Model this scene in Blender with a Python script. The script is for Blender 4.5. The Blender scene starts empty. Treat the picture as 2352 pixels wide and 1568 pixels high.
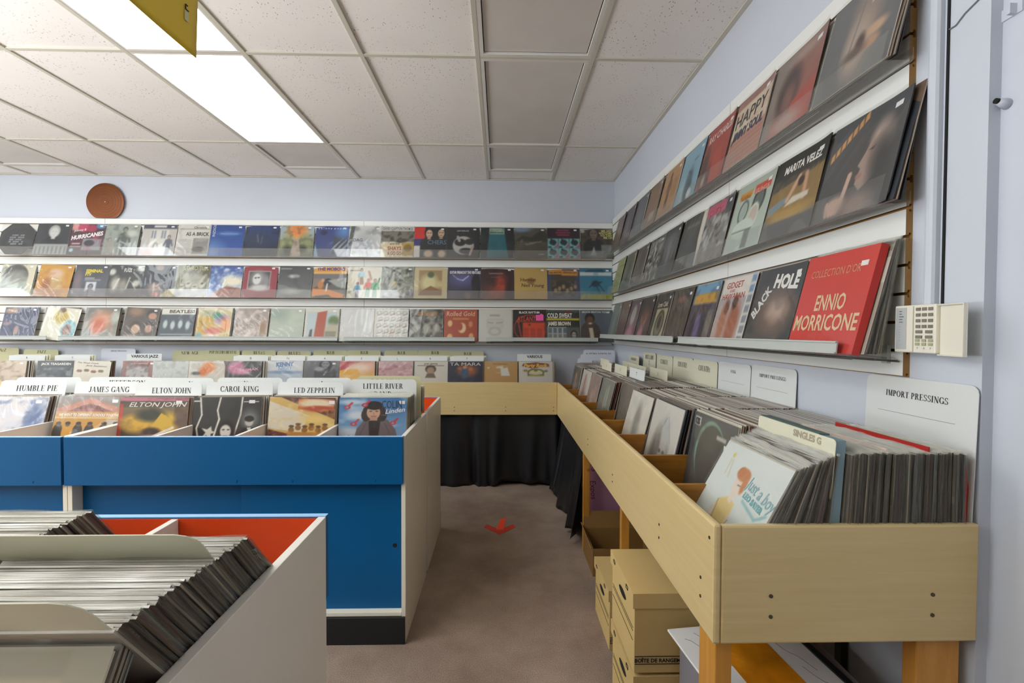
import bpy, bmesh, math, random
import numpy as np
from mathutils import Matrix, Vector

# ------------------------------------------------------------------ camera, light, exposure
scene = bpy.context.scene
COL = scene.collection
EYE = 1.33
cam = bpy.data.objects.new('camera', bpy.data.cameras.new('camera'))
COL.objects.link(cam)
scene.camera = cam
cam.data.sensor_width = 36.0
cam.data.lens = 36.0 * 1100.0 / 2352.0
cam.data.clip_start = 0.02
_yaw, _pitch, _roll = 0.024, 0.0215, 0.004
cam.matrix_world = (Matrix.Translation((0, 0, EYE)) @ Matrix.Rotation(-_yaw, 4, 'Z')
                    @ Matrix.Rotation(math.pi / 2 - _pitch, 4, 'X') @ Matrix.Rotation(_roll, 4, 'Z'))
scene.view_settings.view_transform = 'Standard'
scene.view_settings.look = 'None'
scene.view_settings.gamma = 1.0
scene.view_settings.use_curve_mapping = False
scene.view_settings.exposure = 0.15
LAMP = 6.3         # strength of the lit ceiling diffusers
FILL = 390.0  # strength of the added upward fill light
DAY = 2.5           # daylight coming in through the unseen windows of the left wall
scene.cycles.max_bounces = 8
scene.cycles.diffuse_bounces = 5
scene.cycles.glossy_bounces = 3
scene.cycles.transmission_bounces = 4
scene.cycles.transparent_max_bounces = 14
scene.cycles.caustics_reflective = False
scene.cycles.caustics_refractive = False
world = bpy.data.worlds.new('daylight')
scene.world = world
world.use_nodes = True
world.node_tree.nodes['Background'].inputs[0].default_value = (0.92, 0.96, 1.0, 1)
world.node_tree.nodes['Background'].inputs[1].default_value = DAY
# added unseen fill light aimed up to brighten the ceiling, left of view
fl = bpy.data.lights.new('ceiling_fill', 'AREA')
fl.shape = 'RECTANGLE'
fl.size, fl.size_y = 3.0, 2.4
fl.energy = FILL
fl.color = (.93, .97, 1.0)
fill = bpy.data.objects.new('ceiling_fill', fl)
COL.objects.link(fill)
fill.location = (-4.4, -.2, 1.1)
fill.rotation_euler = (math.radians(184), math.radians(6), 0)      # facing up

# ------------------------------------------------------------------ helpers
R = random.Random(7)
PI = math.pi


def lin(c):
    """'abc' or 'aabbcc' sRGB hex -> linear rgb"""
    if not isinstance(c, str):
        return c
    if len(c) == 3:
        c = ''.join(k * 2 for k in c)
    o = []
    for k in (0, 2, 4):
        s = int(c[k:k + 2], 16) / 255.0
        o.append(s / 12.92 if s <= 0.04045 else ((s + 0.055) / 1.055) ** 2.4)
    return tuple(o)


class NT:
    def __init__(s, name):
        s.m = bpy.data.materials.new(name)
        s.m.use_nodes = True
        s.t = s.m.node_tree
        s.b = s.t.nodes['Principled BSDF']
        s.out = s.t.nodes['Material Output']

    def n(s, kind, **kw):
        nd = s.t.nodes.new(kind)
        for k, v in kw.items():
            if k in nd.inputs:
                nd.inputs[k].default_value = v
            else:
                setattr(nd, k, v)
        return nd

    def l(s, a, b):
        s.t.links.new(a, b)

    def coord(s, scale=(1, 1, 1), rot=(0, 0, 0), which='Object'):
        tc = s.n('ShaderNodeTexCoord')
        mp = s.n('ShaderNodeMapping')
        mp.inputs['Scale'].default_value = scale
        mp.inputs['Rotation'].default_value = rot
        s.l(tc.outputs[which], mp.inputs['Vector'])
        return mp.outputs[0]

    def ramp(s, src, stops):
        r = s.n('ShaderNodeValToRGB')
        el = r.color_ramp.elements
        while len(el) < len(stops):
            el.new(0.5)
        for e, (p, c) in zip(el, stops):
            e.position = p
            c = lin(c)
            e.color = (c[0], c[1], c[2], 1)
        s.l(src, r.inputs[0])
        return r.outputs[0]

    def bump(s, h, strength=0.2, dist=0.01):
        b = s.n('ShaderNodeBump')
        b.inputs['Strength'].default_value = strength
        b.inputs['Distance'].default_value = dist
        s.l(h, b.inputs['Height'])
        s.l(b.outputs[0], s.b.inputs['Normal'])


def plain(name, c, rough=0.5, metal=0.0, var=0.0, scale=8.0, spec=0.5, bump=0.0, bscale=60.0):
    t = NT(name)
    c = lin(c)
    t.b.inputs['Roughness'].default_value = rough
    t.b.inputs['Metallic'].default_value = metal
    t.b.inputs['Specular IOR Level'].default_value = spec
    if var > 0:
        nz = t.n('ShaderNodeTexNoise', Scale=scale, Detail=4.0)
        t.l(t.coord(), nz.inputs['Vector'])
        a = tuple(max(0, k * (1 - var)) for k in c)
        b = tuple(min(1, k * (1 + var)) for k in c)
        t.l(t.ramp(nz.outputs[0], [(0.3, a), (0.7, b)]), t.b.inputs['Base Color'])
    else:
        t.b.inputs['Base Color'].default_value = (*c, 1)
    if bump:
        nz = t.n('ShaderNodeTexNoise', Scale=bscale, Detail=3.0)
        t.l(t.coord(), nz.inputs['Vector'])
        t.bump(nz.outputs[0], bump, 0.004)
    return t.m


def wood(name, dark, light, stretch=(1, 14, 14), scale=3.0, rough=0.4, knots=False, rot=(0, 0, 0)):
    t = NT(name)
    v = t.coord(stretch, rot)
    nz = t.n('ShaderNodeTexNoise', Scale=scale, Detail=6.0, Roughness=0.6, Distortion=0.6)
    t.l(v, nz.inputs['Vector'])
    col = t.ramp(nz.outputs[0], [(0.25, dark), (0.75, light)])
    if knots:
        vo = t.n('ShaderNodeTexVoronoi', Scale=1.0)
        t.l(t.coord((6, 6, 11)), vo.inputs['Vector'])
        k = t.ramp(vo.outputs['Distance'], [(0.05, '000'), (0.16, 'fff')])
        mx = t.n('ShaderNodeMix', data_type='RGBA', blend_type='MULTIPLY')
        mx.inputs[0].default_value = 0.62
        t.l(col, mx.inputs[6])
        t.l(k, mx.inputs[7])
        col = mx.outputs[2]
    t.l(col, t.b.inputs['Base Color'])
    t.b.inputs['Roughness'].default_value = rough
    return t.m


def emit(name, c, strength):
    t = NT(name)
    e = t.n('ShaderNodeEmission', Strength=strength)
    e.inputs[0].default_value = (*lin(c), 1)
    t.l(e.outputs[0], t.out.inputs[0])
    return t.m


def film(name, tint, base, edge, rough, milk=None, milkfac=0.0):
    """clear plastic film: see-through, glossy, a little milky"""
    t = NT(name)
    tr = t.n('ShaderNodeBsdfTransparent')
    tr.inputs[0].default_value = (*lin(tint), 1)
    gl = t.n('ShaderNodeBsdfGlossy', Roughness=rough)
    lw = t.n('ShaderNodeLayerWeight', Blend=0.25)
    mr = t.n('ShaderNodeMapRange')
    mr.inputs['To Min'].default_value = base
    mr.inputs['To Max'].default_value = edge
    t.l(lw.outputs['Facing'], mr.inputs[0])
    mx = t.n('ShaderNodeMixShader')
    t.l(mr.outputs[0], mx.inputs[0])
    src = tr.outputs[0]
    if milk:
        df = t.n('ShaderNodeBsdfDiffuse')
        df.inputs[0].default_value = (*lin(milk), 1)
        m2 = t.n('ShaderNodeMixShader')
        m2.inputs[0].default_value = milkfac
        t.l(src, m2.inputs[1])
        t.l(df.outputs[0], m2.inputs[2])
        src = m2.outputs[0]
    t.l(src, mx.inputs[1])
    t.l(gl.outputs[0], mx.inputs[2])
    t.l(mx.outputs[0], t.out.inputs[0])
    return t.m


def mat_print():
    """printed card: colour comes from the mesh's own colour attribute"""
    t = NT('printed_card')
    a = t.n('ShaderNodeAttribute', attribute_name='ink')
    t.l(a.outputs[0], t.b.inputs['Base Color'])
    t.b.inputs['Roughness'].default_value = 0.42
    return t.m


def mat_carpet():
    t = NT('carpet')
    v = t.coord()
    n1 = t.n('ShaderNodeTexNoise', Scale=260.0, Detail=3.0)
    n2 = t.n('ShaderNodeTexNoise', Scale=1.6, Detail=5.0, Roughness=0.65)
    t.l(v, n1.inputs['Vector'])
    t.l(v, n2.inputs['Vector'])
    c1 = t.ramp(n1.outputs[0], [(0.3, '94867c'), (0.72, 'c6b8ad')])
    c2 = t.ramp(n2.outputs[0], [(0.32, 'c2b4aa'), (0.72, 'fff8f0')])
    mx = t.n('ShaderNodeMix', data_type='RGBA', blend_type='MULTIPLY')
    mx.inputs[0].default_value = 1.0
    t.l(c1, mx.inputs[6])
    t.l(c2, mx.inputs[7])
    # stray lint
    vo = t.n('ShaderNodeTexVoronoi', Scale=9.0)
    t.l(v, vo.inputs['Vector'])
    sp = t.ramp(vo.outputs['Distance'], [(0.012, 'fff'), (0.02, '000')])
    m2 = t.n('ShaderNodeMix', data_type='RGBA', blend_type='MIX')
    t.l(sp, m2.inputs[0])
    t.l(mx.outputs[2], m2.inputs[6])
    m2.inputs[7].default_value = (*lin('d8cfc8'), 1)
    t.l(m2.outputs[2], t.b.inputs['Base Color'])
    t.b.inputs['Roughness'].default_value = 0.95
    t.b.inputs['Specular IOR Level'].default_value = 0.1
    t.bump(n1.outputs[0], 0.6, 0.004)
    return t.m


def mat_tile():
    t = NT('ceiling_tile')
    v = t.coord((1, 1, 1))
    info = t.n('ShaderNodeObjectInfo')
    ad = t.n('ShaderNodeVectorMath', operation='ADD')
    sc = t.n('ShaderNodeVectorMath', operation='SCALE')
    sc.inputs[0].default_value = (31.0, 17.0, 5.0)
    t.l(info.outputs['Random'], sc.inputs['Scale'])
    t.l(v, ad.inputs[0])
    t.l(sc.outputs[0], ad.inputs[1])
    mp = t.n('ShaderNodeMapping')
    mp.inputs['Scale'].default_value = (84, 38, 40)
    t.l(ad.outputs[0], mp.inputs['Vector'])
    vo = t.n('ShaderNodeTexVoronoi', Scale=1.0)
    t.l(mp.outputs[0], vo.inputs['Vector'])
    hole = t.ramp(vo.outputs['Distance'], [(0.13, 'fff'), (0.2, '000')])
    n2 = t.n('ShaderNodeTexNoise', Scale=5.0, Detail=3.0)
    t.l(ad.outputs[0], n2.inputs['Vector'])
    msk = t.ramp(n2.outputs[0], [(0.40, '333'), (0.6, 'fff')])
    ml = t.n('ShaderNodeMix', data_type='RGBA', blend_type='MULTIPLY')
    ml.inputs[0].default_value = 1.0
    t.l(hole, ml.inputs[6])
    t.l(msk, ml.inputs[7])
    n3 = t.n('ShaderNodeTexNoise', Scale=1.7, Detail=4.0)
    t.l(ad.outputs[0], n3.inputs['Vector'])
    base = t.ramp(n3.outputs[0], [(0.3, 'e6e3de'), (0.7, 'edeae5')])
    m2 = t.n('ShaderNodeMix', data_type='RGBA', blend_type='MIX')
    t.l(ml.outputs[2], m2.inputs[0])
    t.l(base, m2.inputs[6])
    m2.inputs[7].default_value = (*lin('857d73'), 1)
    t.l(m2.outputs[2], t.b.inputs['Base Color'])
    t.b.inputs['Roughness'].default_value = 0.9
    return t.m


M = dict(
    wall=plain('painted_wall', 'c6ccd6', 0.55, var=0.02, scale=2.0),
    slat=plain('slat_laminate', 'e2e4e0', 0.35, var=0.01, scale=3.0),
    mdf=plain('brown_fibreboard', '9a7440', 0.7, var=0.08, scale=30.0),
    lam=plain('white_laminate', 'ded8cd', 0.38, var=0.02, scale=5.0),
    lamedge=plain('cream_edge_band', 'e9e3cf', 0.4),
    blue=plain('blue_laminate', '00568a', 0.45, var=0.03, scale=3.0, spec=.3),
    ltblue=plain('light_blue_edge', '8fbfe6', 0.4),
    orange=plain('orange_laminate', 'd8420a', 0.35),
    kick=plain('black_kick_board', '17181a', 0.5),
    dark=plain('dark_gap', '0c0c0c', 0.8),
    blond=wood('blond_laminate', 'cdb47e', 'd6c08d', (1.2, 1.2, 26), 2.2, 0.36),
    blondside=wood('blond_laminate_long', 'cdb47e', 'd6c08d', (1.2, 1.2, 26), 2.2, 0.36),
    pine=wood('pine_lumber', 'b87b26', 'd79d48', (14, 14, 1.2), 2.0, 0.45, knots=True),
    ply=wood('brown_divider_wood', '8a5718', 'ad7729', (1.6, 1, 18), 2.0, 0.45, knots=True),
    carpet=mat_carpet(),
    tile=mat_tile(),
    grid=plain('grid_enamel', 'c6c2b4', 0.45),
    trof=plain('fixture_frame_enamel', 'd5d3cc', 0.4),
    lit=emit('lit_diffuser', 'f6fbff', LAMP),
    off=plain('unlit_diffuser', 'd0ccc5', 0.5, var=0.05, scale=3.0),
    cloth=plain('black_cloth', '1b1c1f', 0.38, spec=0.6, var=0.1, scale=14.0),
    card=plain('kraft_board', 'c9ad72', 0.7, var=0.03, scale=6.0),
    cardin=plain('kraft_board_dark', '8d6a38', 0.8, var=0.05, scale=6.0),
    ink=plain('black_ink', '161616', 0.6),
    inkgrey=plain('grey_ink', '77777a', 0.6),
    cream=plain('cream_plastic', 'd6d4bd', 0.5, spec=.3),
    keyp=plain('ivory_plastic', 'e4e0d0', 0.45),
    keyg=plain('grey_key', '7d786c', 0.5),
    keyn=plain('green_key', 'a9a98a', 0.5),
    keys=plain('key_window', 'b9bcbc', 0.25),
    white=plain('white_plastic_card', 'd6d9d7', 0.6, spec=.25),
    lavcard=plain('cool_white_card', 'd6dae4', 0.6, spec=.25),
    tan=plain('buff_card', 'c6c49f', 0.6, spec=.25),
    rail=plain('grey_price_rail', 'b6bbb6', 0.35),
    wire=plain('shelf_wire', '6c6a66', 0.4, metal=0.7),
    screw=plain('screw_steel', '5d5747', 0.4, metal=0.8),
    sticker=plain('price_sticker_paper', 'f2f1f4', 0.5),
    copper=plain('copper_lacquer', '74401d', 0.3, metal=0.5, var=0.12, scale=4.0),
    yellow=plain('yellow_card', 'd9b92c', 0.5, var=0.05, scale=3.0),
    tape=plain('orange_red_tape', 'ff5236', 0.5),
    pinkpale=plain('pale_pink_card', 'e3c9bd', .55),
    pink=plain('pink_paper', 'e85aa8', .6),
    tape2=plain('dull_red_tape', 'c8402c', 0.6),
    foam=plain('mauve_foam_board', 'b0809a', 0.7, var=0.05, scale=5.0),
    grey=plain('grey_panel', '85848a', 0.5, var=0.04, scale=3.0),
    red=plain('red_card', 'b3261d', 0.5),
    bluebox=plain('dusty_blue_board', '7f9aa3', 0.5, var=0.05, scale=6.0),
    greenbox=plain('dark_green_board', '4d6660', 0.5),
    amber=plain('amber_print', 'd98a12', 0.45, var=0.35, scale=9.0),
    paper=plain('paper_white', 'e8e8e6', 0.5),
    print=mat_print(),
    bag=film('clear_film', 'f7f7f5', 0.022, 0.22, 0.10, 'd8d8d4', 0.025),
    edgebag=film('bag_film', 'efefec', 0.02, 0.22, 0.15, 'e6e6e0', 0.05),
    bagtop=film('bag_mouth_film', 'fafaf8', 0.03, 0.25, 0.2, 'f4f4ee', 0.22),
    acryl=film('clear_acrylic', 'ffffff', 0.03, 0.13, 0.05, 'e6e6e2', 0.07),
)


class MB:
    """collects geometry; build() links it as ONE mesh object"""
    def __init__(s):
        s.v, s.f, s.m = [], [], []

    def add(s, vs, fs, mi=0):
        o = len(s.v)
        s.v += [tuple(v) for v in vs]
        s.f += [tuple(o + i for i in f) for f in fs]
        s.m += [mi] * len(fs)
        return s

    def box(s, x0, x1, y0, y1, z0, z1, mi=0):
        return s.add([(x0, y0, z0), (x1, y0, z0), (x1, y1, z0), (x0, y1, z0),
                      (x0, y0, z1), (x1, y0, z1), (x1, y1, z1), (x0, y1, z1)],
                     [(0, 3, 2, 1), (4, 5, 6, 7), (0, 1, 5, 4), (1, 2, 6, 5), (2, 3, 7, 6), (3, 0, 4, 7)], mi)

    def prism(s, pts, axis, a0, a1, mi=0):
        """polygon pts extruded along axis; pts are the two other coordinates in xyz order"""
        def P(p, a):
            return {'x': (a, p[0], p[1]), 'y': (p[0], a, p[1]), 'z': (p[0], p[1], a)}[axis]
        n = len(pts)
        vs = [P(p, a0) for p in pts] + [P(p, a1) for p in pts]
        fs = [tuple(range(n - 1, -1, -1)), tuple(range(n, 2 * n))]
        fs += [(i, (i + 1) % n, n + (i + 1) % n, n + i) for i in range(n)]
        return s.add(vs, fs, mi)

    def tube(s, p0, p1, r, n=8, mi=0, r1=None):
        p0, p1 = Vector(p0), Vector(p1)
        d = (p1 - p0).normalized()
        a = d.orthogonal().normalized()
        b = d.cross(a)
        r1 = r if r1 is None else r1
        vs = []
        for p, q in ((p0, r), (p1, r1)):
            vs += [p + (a * math.cos(2 * PI * k / n) + b * math.sin(2 * PI * k / n)) * q for k in range(n)]
        fs = [tuple(range(n - 1, -1, -1)), tuple(range(n, 2 * n))]
        fs += [(i, (i + 1) % n, n + (i + 1) % n, n + i) for i in range(n)]
        return s.add(vs, fs, mi)

    def path(s, pts, r, n=6, mi=0):
        for a, b in zip(pts, pts[1:]):
            s.tube(a, b, r, n, mi)
        return s

    def mesh(s, name, mats, bevel=0.0, smooth=False):
        me = bpy.data.meshes.new(name)
        me.from_pydata(s.v, [], s.f)
        for m in mats:
            me.materials.append(m)
        me.polygons.foreach_set('material_index', s.m)
        bm = bmesh.new()
        bm.from_mesh(me)
        bmesh.ops.recalc_face_normals(bm, faces=bm.faces)
        if bevel:
            ed = [e for e in bm.edges if len(e.link_faces) == 2 and e.calc_face_angle(0) > 0.5]
            bmesh.ops.bevel(bm, geom=ed, offset=bevel, segments=2, profile=0.5, affect='EDGES')
        bm.to_mesh(me)
        bm.free()
        if smooth:
            me.polygons.foreach_set('use_smooth', [True] * len(me.polygons))
        return me

    def build(s, name, mats, parent=None, bevel=0.0, smooth=False, mw=None):
        if not isinstance(mats, (list, tuple)):
            mats = [mats]
        return link(name, s.mesh(name, mats, bevel, smooth), parent, mw)


def link(name, me, parent=None, mw=None):
    o = bpy.data.objects.new(name, me)
    COL.objects.link(o)
    if parent is not None:
        o.parent = parent
    if mw is not None:
        o.matrix_local = mw
    return o


def tag(o, label, cat, group=None):
    o['label'] = label
    o['category'] = cat
    if group:
        o['group'] = group
    return o


def thing(name, label, cat, loc=(0, 0, 0), rotz=0.0, group=None):
    o = bpy.data.objects.new(name, None)
    COL.objects.link(o)
    o.empty_display_size = 0.05
    o.location = loc
    o.rotation_euler = (0, 0, rotz)
    return tag(o, label, cat, group)


def struct(o):
    o['kind'] = 'structure'
    return o


# ------------------------------------------------------------------ lettering
_tc = {}


def sans(txt, bold=0.0, shear=0.0):
    """plain lettering as flat polygons, cap height 1, origin at left baseline"""
    k = (txt, bold, shear)
    if k in _tc:
        return _tc[k]
    cu = bpy.data.curves.new('lettering', 'FONT')
    cu.body = txt
    cu.size = 1.0
    cu.resolution_u = 2
    cu.offset = bold
    cu.shear = shear
    ob = bpy.data.objects.new('lettering', cu)
    me = bpy.data.meshes.new_from_object(ob)
    v = np.array([(q.co.x, q.co.y) for q in me.vertices]) if len(me.vertices) else np.zeros((0, 2))
    f = [tuple(p.vertices) for p in me.polygons]
    bpy.data.objects.remove(ob)
    bpy.data.meshes.remove(me)
    bpy.data.curves.remove(cu)
    if len(v):
        v[:, 0] -= v[:, 0].min()
        v /= 0.73
    w = v[:, 0].max() if len(v) else 0
    _tc[k] = (v, f, w)
    return _tc[k]


TH, TN = 0.19, 0.066      # thick and thin strokes of the serif capitals


def serif(txt):
    """Roman capitals with thick stems, hairlines and slab serifs"""
    V, F = [], []

    def quad(a, b, c, d):
        o = len(V)
        V.extend([a, b, c, d])
        F.append((o, o + 1, o + 2, o + 3))

    def bar(x0, x1, y0, y1):
        quad((x0, y0), (x1, y0), (x1, y1), (x0, y1))

    def st(x, y0=0.0, y1=1.0, w=TH, foot=True, head=True):
        bar(x - w / 2, x + w / 2, y0, y1)
        if foot:
            bar(x - w / 2 - .08, x + w / 2 + .08, y0, y0 + .045)
        if head:
            bar(x - w / 2 - .08, x + w / 2 + .08, y1 - .045, y1)

    def dg(x0, y0, x1, y1, w):
        quad((x0 - w / 2, y0), (x0 + w / 2, y0), (x1 + w / 2, y1), (x1 - w / 2, y1))

    def sf(x, y, w=.14):
        bar(x - w, x + w, y, y + .045)

    def arc(cx, cy, rx, ry, a0, a1, T=TH, t=TN):
        n = max(4, int(abs(a1 - a0) / 22))
        o = len(V)
        for i in range(n + 1):
            a = math.radians(a0 + (a1 - a0) * i / n)
            V.append((cx + rx * math.cos(a), cy + ry * math.sin(a)))
            V.append((cx + max(rx - T, .02) * math.cos(a), cy + max(ry - t, .02) * math.sin(a)))
        for i in range(n):
            F.append((o + 2 * i, o + 2 * i + 2, o + 2 * i + 3, o + 2 * i + 1))

    x = 0.0
    for ch in txt:
        big = 1.0
        k0 = len(V)
        if ch.islower():
            big, ch = 0.76, ch.upper()
        w = .8
        if ch == ' ':
            w = .34
        elif ch == 'A':
            dg(.1, 0, .42, 1, .055); dg(.74, 0, .44, 1, TH); bar(.2, .62, .3, .345); sf(.1, 0, .1); sf(.74, 0); w = .86
        elif ch == 'B':
            st(.2); arc(.36, .75, .32, .25, -90, 90); arc(.36, .26, .37, .27, -90, 90); bar(.2, .38, .95, 1); bar(.2, .38, .49, .53); bar(.2, .38, 0, .045); w = .78
        elif ch == 'C':
            arc(.46, .5, .44, .51, 42, 318); bar(.75, .79, .66, 1); bar(.75, .79, .08, .28); w = .84
        elif ch == 'D':
            st(.2); arc(.38, .5, .44, .5, -90, 90); bar(.2, .4, .95, 1); bar(.2, .4, 0, .045); w = .88
        elif ch == 'E':
            st(.2); bar(.2, .68, .955, 1); bar(.2, .7, 0, .045); bar(.2, .52, .48, .525); bar(.64, .68, .74, 1); bar(.66, .7, 0, .28); bar(.5, .54, .38, .63); w = .76
        elif ch == 'F':
            st(.2); bar(.2, .66, .955, 1); bar(.2, .5, .48, .525); bar(.62, .66, .74, 1); bar(.48, .52, .38, .63); w = .7
        elif ch == 'G':
            arc(.46, .5, .44, .51, 42, 318); bar(.75, .79, .66, 1); st(.76, .04, .42, foot=False); w = .9
        elif ch == 'H':
            st(.2); st(.76); bar(.2, .76, .48, .525); w = .96
        elif ch == 'I':
            st(.2); w = .42
        elif ch == 'J':
            st(.4, .2, 1, foot=False); arc(.24, .2, .238, .21, 180, 360); w = .58
        elif ch == 'K':
            st(.2); dg(.3, .42, .74, 1, .06); dg(.74, 0, .38, .56, TH); sf(.72, 0); sf(.72, .955, .11); w = .88
        elif ch == 'L':
            st(.2); bar(.2, .68, 0, .045); bar(.64, .68, 0, .28); w = .74
        elif ch == 'M':
            st(.16, w=.055); dg(.5, 0, .2, 1, TH); dg(.5, 0, .8, 1, .06); st(.86); w = 1.06
        elif ch == 'N':
            st(.16, w=.055, head=False); dg(.74, 0, .16, 1, TH); st(.76, w=.055, foot=False); sf(.12, .955, .1); w = .92
        elif ch == 'O':
            arc(.46, .5, .44, .51, 0, 360); w = .92
        elif ch == 'P':
            st(.2); arc(.36, .72, .33, .28, -90, 90); bar(.2, .38, .955, 1); bar(.2, .38, .44, .485); w = .74
        elif ch == 'R':
            st(.2); arc(.36, .74, .32, .26, -90, 90); bar(.2, .38, .955, 1); bar(.2, .38, .48, .525); dg(.74, 0, .42, .52, TH); sf(.74, 0, .1); w = .86
        elif ch == 'S':
            arc(.34, .75, .27, .26, 30, 270, .12); arc(.34, .26, .3, .27, -150, 90, .13); bar(.54, .58, .7, 1); bar(.07, .11, 0, .3); w = .7
        elif ch == 'T':
            st(.38, head=False); bar(.04, .72, .955, 1); bar(.04, .08, .72, 1); bar(.68, .72, .72, 1); w = .78
        elif ch == 'U':
            st(.2, .3, 1, foot=False); arc(.44, .32, .315, .33, 180, 360, .12); st(.73, .3, 1, w=.055, foot=False); w = .9
        elif ch == 'V':
            dg(.44, 0, .14, 1, TH); dg(.46, 0, .74, 1, .055); sf(.14, .955); sf(.74, .955, .1); w = .86
        elif ch == 'W':
            dg(.34, 0, .12, 1, TH); dg(.36, 0, .58, 1, .055); dg(.76, 0, .56, 1, TH); dg(.78, 0, .98, 1, .055); sf(.12, .955); sf(.98, .955, .1); w = 1.1
        elif ch == 'X':
            dg(.72, 0, .14, 1, TH); dg(.1, 0, .72, 1, .055); sf(.72, 0); sf(.12, .955); w = .84
        elif ch == 'Y':
            st(.42, 0, .46, head=False); dg(.42, .44, .12, 1, TH); dg(.44, .44, .72, 1, .055); sf(.12, .955); sf(.72, .955, .1); w = .84
        elif ch == 'Z':
            dg(.08, 0, .6, 1, TH); bar(.06, .66, .955, 1); bar(.04, .7, 0, .045); bar(.06, .1, .74, 1); bar(.66, .7, 0, .28); w = .76
        elif ch == '&':
            arc(.4, .76, .22, .24, 0, 360, .1); arc(.36, .26, .33, .28, 60, 330, .13); dg(.82, 0, .28, .7, .13); w = .92
        for i in range(k0, len(V)):
            V[i] = (x + V[i][0] * big, V[i][1] * big)
        x += (w + .05) * big
    return np.array(V), F, x


def letters(name, parent, items, mat_default, warp=None, y=-0.0012, mw=None):
    """items: (text, cx, cy, cap height, options) in metres on the local xz plane; one mesh"""
    b = MB()
    mats = [mat_default]
    for (txt, cx, cz, h, o) in items:
        if o.get('serif'):
            v, f, w = serif(txt)
        else:
            v, f, w = sans(txt, o.get('bold', 0.012), o.get('shear', 0.0))
        if len(v) == 0:
            continue
        sx = h
        if 'w' in o:
            sx = o['w'] / w
        px = (v[:, 0] - w / 2) * sx
        pz = (v[:, 1] - 0.5) * h
        a = o.get('rot', 0.0)
        if o.get('arch'):
            pz = pz - o['arch'] * (px / (w * sx / 2)) ** 2
        X = cx + px * math.cos(a) - pz * math.sin(a)
        Z = cz + px * math.sin(a) + pz * math.cos(a)
        m = 0
        if 'c' in o:
            mm = inkmat(o['c'])
            if mm not in mats:
                mats.append(mm)
            m = mats.index(mm)
        vs = [(xx, y + (warp(xx, zz) if warp else 0.0), zz) for xx, zz in zip(X, Z)]
        b.add(vs, f, m)
    me = bpy.data.meshes.new(name)
    me.from_pydata(b.v, [], b.f)
    for m in mats:
        me.materials.append(m)
    me.polygons.foreach_set('material_index', b.m)
    return link(name, me, parent, mw)


_im = {}


def inkmat(c):
    if c not in _im:
        _im[c] = plain('ink_' + c, c, 0.5)
    return _im[c]
# ------------------------------------------------------------------ printed covers
def srgb(c):
    if len(c) == 3:
        c = ''.join(k * 2 for k in c)
    return np.array([int(c[k:k + 2], 16) / 255.0 for k in (0, 2, 4)])


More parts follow.
